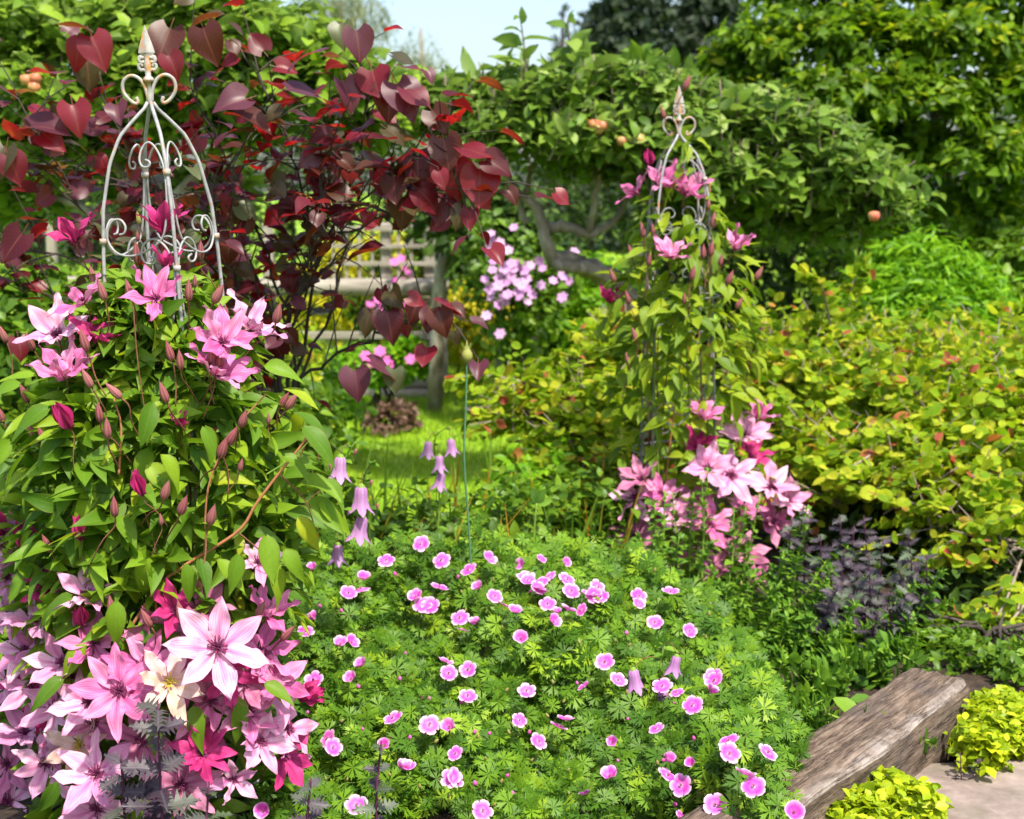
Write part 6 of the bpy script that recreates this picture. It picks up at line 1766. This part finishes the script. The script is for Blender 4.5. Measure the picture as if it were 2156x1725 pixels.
# ------------------------------------------------------------------ bellflowers
def bell_mesh():
    prof = [(0.05, 0.0), (0.16, -0.04), (0.24, -0.14), (0.26, -0.35), (0.28, -0.6), (0.34, -0.82), (0.46, -1.0)]
    V, F, uv = lathe(prof, 20)
    a = np.arctan2(V[:, 1], V[:, 0])
    low = np.clip((-V[:, 2] - 0.75) / 0.25, 0, 1)
    V[:, 2] -= low * 0.30 * (np.cos(a * 5) * 0.5)
    V[:, :2] *= (1 + low * 0.25 * np.cos(a * 5))[:, None]
    V[:, :2] *= (1 + 0.05 * np.cos(a * 5))[:, None]
    uv[:, 0] = (np.tile(np.arange(20), len(prof)) % 4) / 4 + 0.12
    return make_mesh('bell', V, F, M['bell'], uv=uv)


BELL = bell_mesh()


def bellflower(label, stem_pts, bells, Y, buds=()):
    b0 = at(*stem_pts[0], Y)
    root = thing('bellflower', label, 'bellflower', (b0[0], Y, b0[2]), 'lilac bellflowers')
    b = np.array(root.location)
    S = spline([at(x, y, Y) - b for x, y in stem_pts], 20)
    link('stem', make_mesh('stem', *tube(S, np.linspace(0.0034, 0.0018, 20), 5), M['stem_green']), root)
    for x, y, h, tx in bells:
        p = at(x, y - h / 2, Y - 0.03) - b
        L = h * Y / FPX
        m = Matrix.Translation(p) @ Matrix.Rotation(tx, 4, 'Y') @ Matrix.Scale(L, 4)
        o = link('bell', BELL, root, m)
        k = np.argmin(np.linalg.norm(S - p - [0, 0, 0.02], axis=1))
        link('stalk', make_mesh('stalk', *tube(spline([S[k], (S[k] + p) / 2 + [0, 0, 0.02], p + [0, 0, 0.003]], 7), 0.0012, 4), M['stem_red']), root)
        Vc, Fc, _ = lathe([(0.05, 0.10), (0.14, 0.02), (0.2, -0.1), (0.18, -0.14)], 8)
        link('calyx', make_mesh('calyx', Vc, Fc, M['stem_green']), o)
    for x, y in buds:
        bud(root, at(x, y, Y - 0.03), (rng.normal(0, 0.3), 0, -1), 0.02, False, False)
    T, Mx = [], []
    for k in range(2, 19, 2):
        d = nrm(np.array([rng.normal(0, 1), -0.3, 0.1]))
        T.append(S[k] + b)
        Mx.append(frames(d[None], np.array([[0, -0.3, 1.0]]), np.array([rng.uniform(0.025, 0.045)]))[0])
    foliage(root, T_OVAL, M['perennial'], np.array(T), np.array(Mx), 99)


bellflower('lilac bellflower stem with two large hanging bells right of the clematis', [(725, 1150), (722, 1060), (712, 1000), (735, 950), (750, 930)], [(717, 985, 50, 0.1), (635, 1095, 48, -0.05)], 3.5, [(695, 975), (750, 945)])
bellflower('lilac bellflower stem with a tall pale bell and a shaded bell below it', [(780, 1170), (775, 1090), (765, 1020), (775, 985), (790, 970)], [(760, 1050, 55, 0.05), (763, 1112, 52, 0.2)], 3.55, [(782, 1010), (795, 1060)])
bellflower('small lilac bell hanging just above the geranium leaves', [(700, 1210), (706, 1160), (712, 1130)], [(711, 1166, 42, 0.05)], 3.6)
bellflower('blurred group of lilac bells by the lawn', [(920, 1150), (925, 1030), (915, 930), (940, 900)], [(902, 945, 34, 0.1), (948, 940, 34, -0.1), (925, 975, 34, 0), (930, 1012, 36, 0.2)], 4.6)
bellflower('single pink bell hanging in the green stems at the right of the mound', [(1480, 1360), (1485, 1290), (1492, 1240)], [(1495, 1285, 44, 0)], 4.1)
bellflower('faded lilac bells among the geranium leaves', [(1400, 1560), (1395, 1470), (1390, 1400), (1400, 1360)], [(1396, 1475, 46, 0), (1425, 1400, 40, 0.2), (1332, 1432, 48, -0.15), (1370, 1575, 46, 0.1)], 3.5)

# ------------------------------------------------------------------ flower stem with a round bud
S = [at(992, 1200, 4.0), at(985, 1080, 4.0), at(977, 960, 4.0), at(981, 850, 4.0), at(983, 750, 4.0)]
rt = thing('allium_stem', 'single tall thin blue green stem topped by a round pale bud', 'allium', (S[0][0], 4.0, S[0][2] - 0.1))
bb = np.array(rt.location)
link('stem', make_mesh('stem', *tube(spline(np.array([bb] + S) - bb, 40), np.linspace(0.0036, 0.0026, 40), 6), M['stem_blue']), rt)
V, F, uv = lathe([(0.003, -0.02), (0.010, -0.016), (0.0165, -0.004), (0.016, 0.008), (0.009, 0.02), (0.003, 0.032), (0.001, 0.045)], 10)
link('bud', make_mesh('bud', V + (S[-1] - bb), F, M['bud_green'], uv=uv), rt)
parts = [tube(np.array([[0, 0, 0.008], [math.cos(a) * 0.012, math.sin(a) * 0.012, 0.028], [math.cos(a) * 0.016, math.sin(a) * 0.016, 0.038]]) + (S[-1] - bb), [0.0015, 0.001, 0.0006], 3, False) for a in np.arange(0, 6.2, 0.8)]
link('sepal', make_mesh('sepal', *cat(parts), M['stem_green']), rt)

S = [at(1122, 1170, 4.2), at(1126, 1100, 4.2), at(1130, 1060, 4.2)]
rt = thing('shoot', 'slim lime green shoot with a folded tip leaf above the geranium', 'shoot', (S[0][0], 4.2, S[0][2] - 0.15))
bb = np.array(rt.location)
link('stem', make_mesh('stem', *tube(spline(np.array([bb] + S) - bb, 16), 0.003, 6), M['stem_green']), rt)
for dx, dz in ((-0.25, 1), (0.5, 0.9), (0.8, 0.2)):
    mm = frames(np.array([[dx, -0.2, dz]]), np.array([[0.2, -0.9, 0.3]]), np.array([0.05]))[0]
    link('leaf', tmesh(T_OVAL[0], M['perennial'], 'leaf'), rt, mat4(mm, S[-1] - bb))

# ------------------------------------------------------------------ strap leaves, orange and green, behind the mound
def blades():
    n = 330
    x = rng.uniform(560, 1330, n)
    Y = rng.uniform(4.3, 5.6, n)
    base = np.array([at(a, 1150, yy) for a, yy in zip(x, Y)])
    base[:, 2] = 0.1
    rt = thing('strap_leaf_clump', 'thin green and orange strap leaves behind the geranium mound', 'plant', (float(base[:, 0].mean()), 4.9, 0.1))
    ln = rng.uniform(0.22, 0.5, n)
    d = nrm(np.array([0, 0, 1.0]) + rvec(n, 0.22) * [1, 0.6, 0])
    t = [grid_leaf([(0, 0.014), (0.5, 0.016), (1, 0.002)], 1, 5, fold=0, curl=c) for c in (-0.15, -0.35, 0.2)]
    foliage(rt, t, M['blade'], base, frames(d, nrm(rvec(n) * [1, 1, 0.1]), ln), 200, stuff='blade_mass', cell=10)


blades()
dome_shrub('ground_cover', 'soft green low growth between the bellflowers and the lawn', [(900, 1150, 4.8, 140, 20, 0.2), (1080, 1135, 4.9, 120, 30, 0.2), (720, 1165, 4.6, 100, 20, 0.2), (1220, 1100, 5.1, 80, 40, 0.25)], 300, M['mid_leaf'], 0.045, n_obj=80, catg='plant', nl=6, base_z=0.1)
dome_shrub('ground_cover', 'soft green low growth behind the bells at the lawn edge', [(1110, 1060, 5.4, 70, 20, 0.2), (1170, 1000, 5.7, 40, 20, 0.2)], 110, M['lime_leaf'], 0.045, n_obj=50, catg='plant', nl=6, base_z=0.1)
dome_shrub('ground_cover', 'shady leaves filling the border left behind the clematis foot', [(40, 1150, 4.6, 140, 110, 0.35), (200, 1250, 4.4, 160, 110, 0.35), (600, 1150, 4.6, 110, 70, 0.3), (40, 1400, 4.0, 120, 120, 0.3)], 700, M['mid_leaf'], 0.06, n_obj=40, catg='plant', nl=6, base_z=0.1)

dome_shrub('ground_cover', 'dark leaves coloured as the shade under the golden shrub behind the sleeper', [(2020, 1190, 5.3, 150, 70, 0.3), (2110, 1290, 5.0, 80, 60, 0.25), (1880, 1150, 5.5, 120, 60, 0.25), (1990, 1330, 4.75, 60, 25, 0.15)], 520, M['dark_leaf'], 0.05, n_obj=60, catg='plant', nl=6, base_z=0.1)  # leaf mass added for the deep shade here, shade put into its dark colour
dome_shrub('ground_cover', 'low green creeping leaves between the sleeper end and the golden shrub', [(2230, 1400, 4.3, 90, 40, 0.2), (2320, 1330, 4.6, 100, 50, 0.25), (2010, 1395, 4.25, 60, 14, 0.12), (2090, 1410, 4.2, 60, 18, 0.12), (2150, 1430, 4.1, 40, 20, 0.12), (1950, 1370, 4.4, 50, 14, 0.12), (2060, 1360, 4.5, 90, 18, 0.15)], 520, M['mid_leaf'], 0.034, n_obj=60, catg='plant', nl=6, base_z=0.09, twig=(0.05, 0.12))
# ------------------------------------------------------------------ sleeper
def sleeper():
    a, c = at(1590, 1725, 3.05), at(2052, 1440, 3.95)
    ztop = 0.215
    # outer (path side) top edge line on the ground plan
    def plane(px, py):
        p1, p2 = at(px, py, 1.0), at(px, py, 2.0)
        t_ = (ztop - p1[2]) / (p2[2] - p1[2])
        return (p1 + (p2 - p1) * t_)[:2]
    A, Bp, back = plane(1710, 1678), plane(2045, 1432), plane(1925, 1407)
    dirv = (Bp - A) / np.linalg.norm(Bp - A)
    A = A - dirv * 0.5
    L = np.linalg.norm(Bp - A)
    W, Hh = SLEEPER_W, 0.2
    print('sleeper', A, Bp, W)
    nx, ny, nz = 120, 14, 8
    ang = math.atan2(dirv[1], dirv[0])
    # ring cross-section sampled round the perimeter, rounded and cracked
    per_ = []
    for i in range(ny): per_.append((-W / 2 + W * i / ny, Hh / 2))
    for i in range(nz): per_.append((W / 2, Hh / 2 - Hh * i / nz))
    for i in range(ny): per_.append((W / 2 - W * i / ny, -Hh / 2))
    for i in range(nz): per_.append((-W / 2, -Hh / 2 + Hh * i / nz))
    per_ = np.array(per_)
    k = len(per_)
    rr = np.random.default_rng(5)
    lane = rr.normal(0, 0.0026, k)
    xs = np.linspace(0, L, nx)
    lanes = np.zeros((nx, k))
    cur = lane.copy()
    for i in range(nx):
        cur = cur * 0.96 + rr.normal(0, 0.0009, k)
        lanes[i] = cur + 0.5 * lane
    V = []
    for i, x in enumerate(xs):
        wear = 0.006 * math.sin(x * 5.2) + 0.004 * math.sin(x * 13)
        for j in range(k):
            y, z = per_[j]
            nrmv = np.array([y / (W / 2), z / (Hh / 2)])
            corner = 1 - 0.010 * (abs(nrmv[0]) ** 8 * abs(nrmv[1]) ** 8)
            o = lanes[i, j]
            yy = y * corner + (np.sign(y) * o * 0.9 if abs(nrmv[0]) > 0.99 else 0) + (wear if y < 0 else 0)
            z2 = z * corner + (np.sign(z) * o if abs(nrmv[1]) > 0.99 else 0)
            V.append((x - L / 2 + (rr.normal(0, 0.006) if i in (0, nx - 1) else 0), yy, z2))
    F = []
    for i in range(nx - 1):
        for j in range(k):
            p, q = i * k + j, i * k + (j + 1) % k
            F += [(p, p + k, q + k), (p, q + k, q)]
    e0, e1 = len(V), len(V) + 1
    V += [(-L / 2, 0, 0), (L / 2 + 0.004, 0, 0)]
    for j in range(k):
        F += [(e0, j, (j + 1) % k), (e1, (nx - 1) * k + (j + 1) % k, (nx - 1) * k + j)]
    me = make_mesh('timber_sleeper', np.array(V), np.array(F), M['sleeper'])
    o = link('timber_sleeper', me)
    nrm2 = np.array([-dirv[1], dirv[0]])
    mid = (A + Bp) / 2 + nrm2 * W / 2
    o.location = (mid[0], mid[1], ztop - Hh / 2)
    o.rotation_euler = (0, 0, ang)
    tag(o, 'weathered brown timber sleeper edging the raised bed beside the stone path', 'sleeper')


sleeper()

# ------------------------------------------------------------------ golden oregano
def oregano(label, poly, n, nlobe):
    L = []
    for _ in range(nlobe):
        u = rng.dirichlet(np.ones(len(poly)) * 0.7)
        x, y = (np.array(poly) * u[:, None]).sum(0)
        z = rng.uniform(0.045, 0.105)
        p1, p2 = at(x, y, 1.0), at(x, y, 2.0)
        Yd = 1.0 + (z - p1[2]) / (p2[2] - p1[2])
        L.append((x, y, Yd, rng.uniform(28, 50), rng.uniform(18, 34), rng.uniform(0.04, 0.08)))
    dome_shrub('golden_oregano', label, L, n, M['oreg'], 0.026, nl=6, tm=T_OREG, n_obj=300, twig=(0.02, 0.07), up=1.0, droop=0.1, cell=8, inner=0.5, stemmat='stem_green', catg='herb', group='golden oregano clumps by the path', front=0.3, nstem=8, spread=1.3, jit=0.35)


oregano('golden oregano clump at the bottom edge in front of the sleeper', [(1690, 1745), (1740, 1760), (1850, 1665), (1940, 1690), (2010, 1750), (1900, 1765), (1790, 1690), (1960, 1720)], 1900, 30)
oregano('golden oregano clump at the right edge between sleeper end and path', [(2020, 1560), (2060, 1500), (2160, 1470), (2175, 1610), (2050, 1595), (2110, 1530), (2260, 1540)], 1700, 28)
print('objects', len(bpy.data.objects), 'tris', sum(len(m.polygons) for m in bpy.data.meshes))
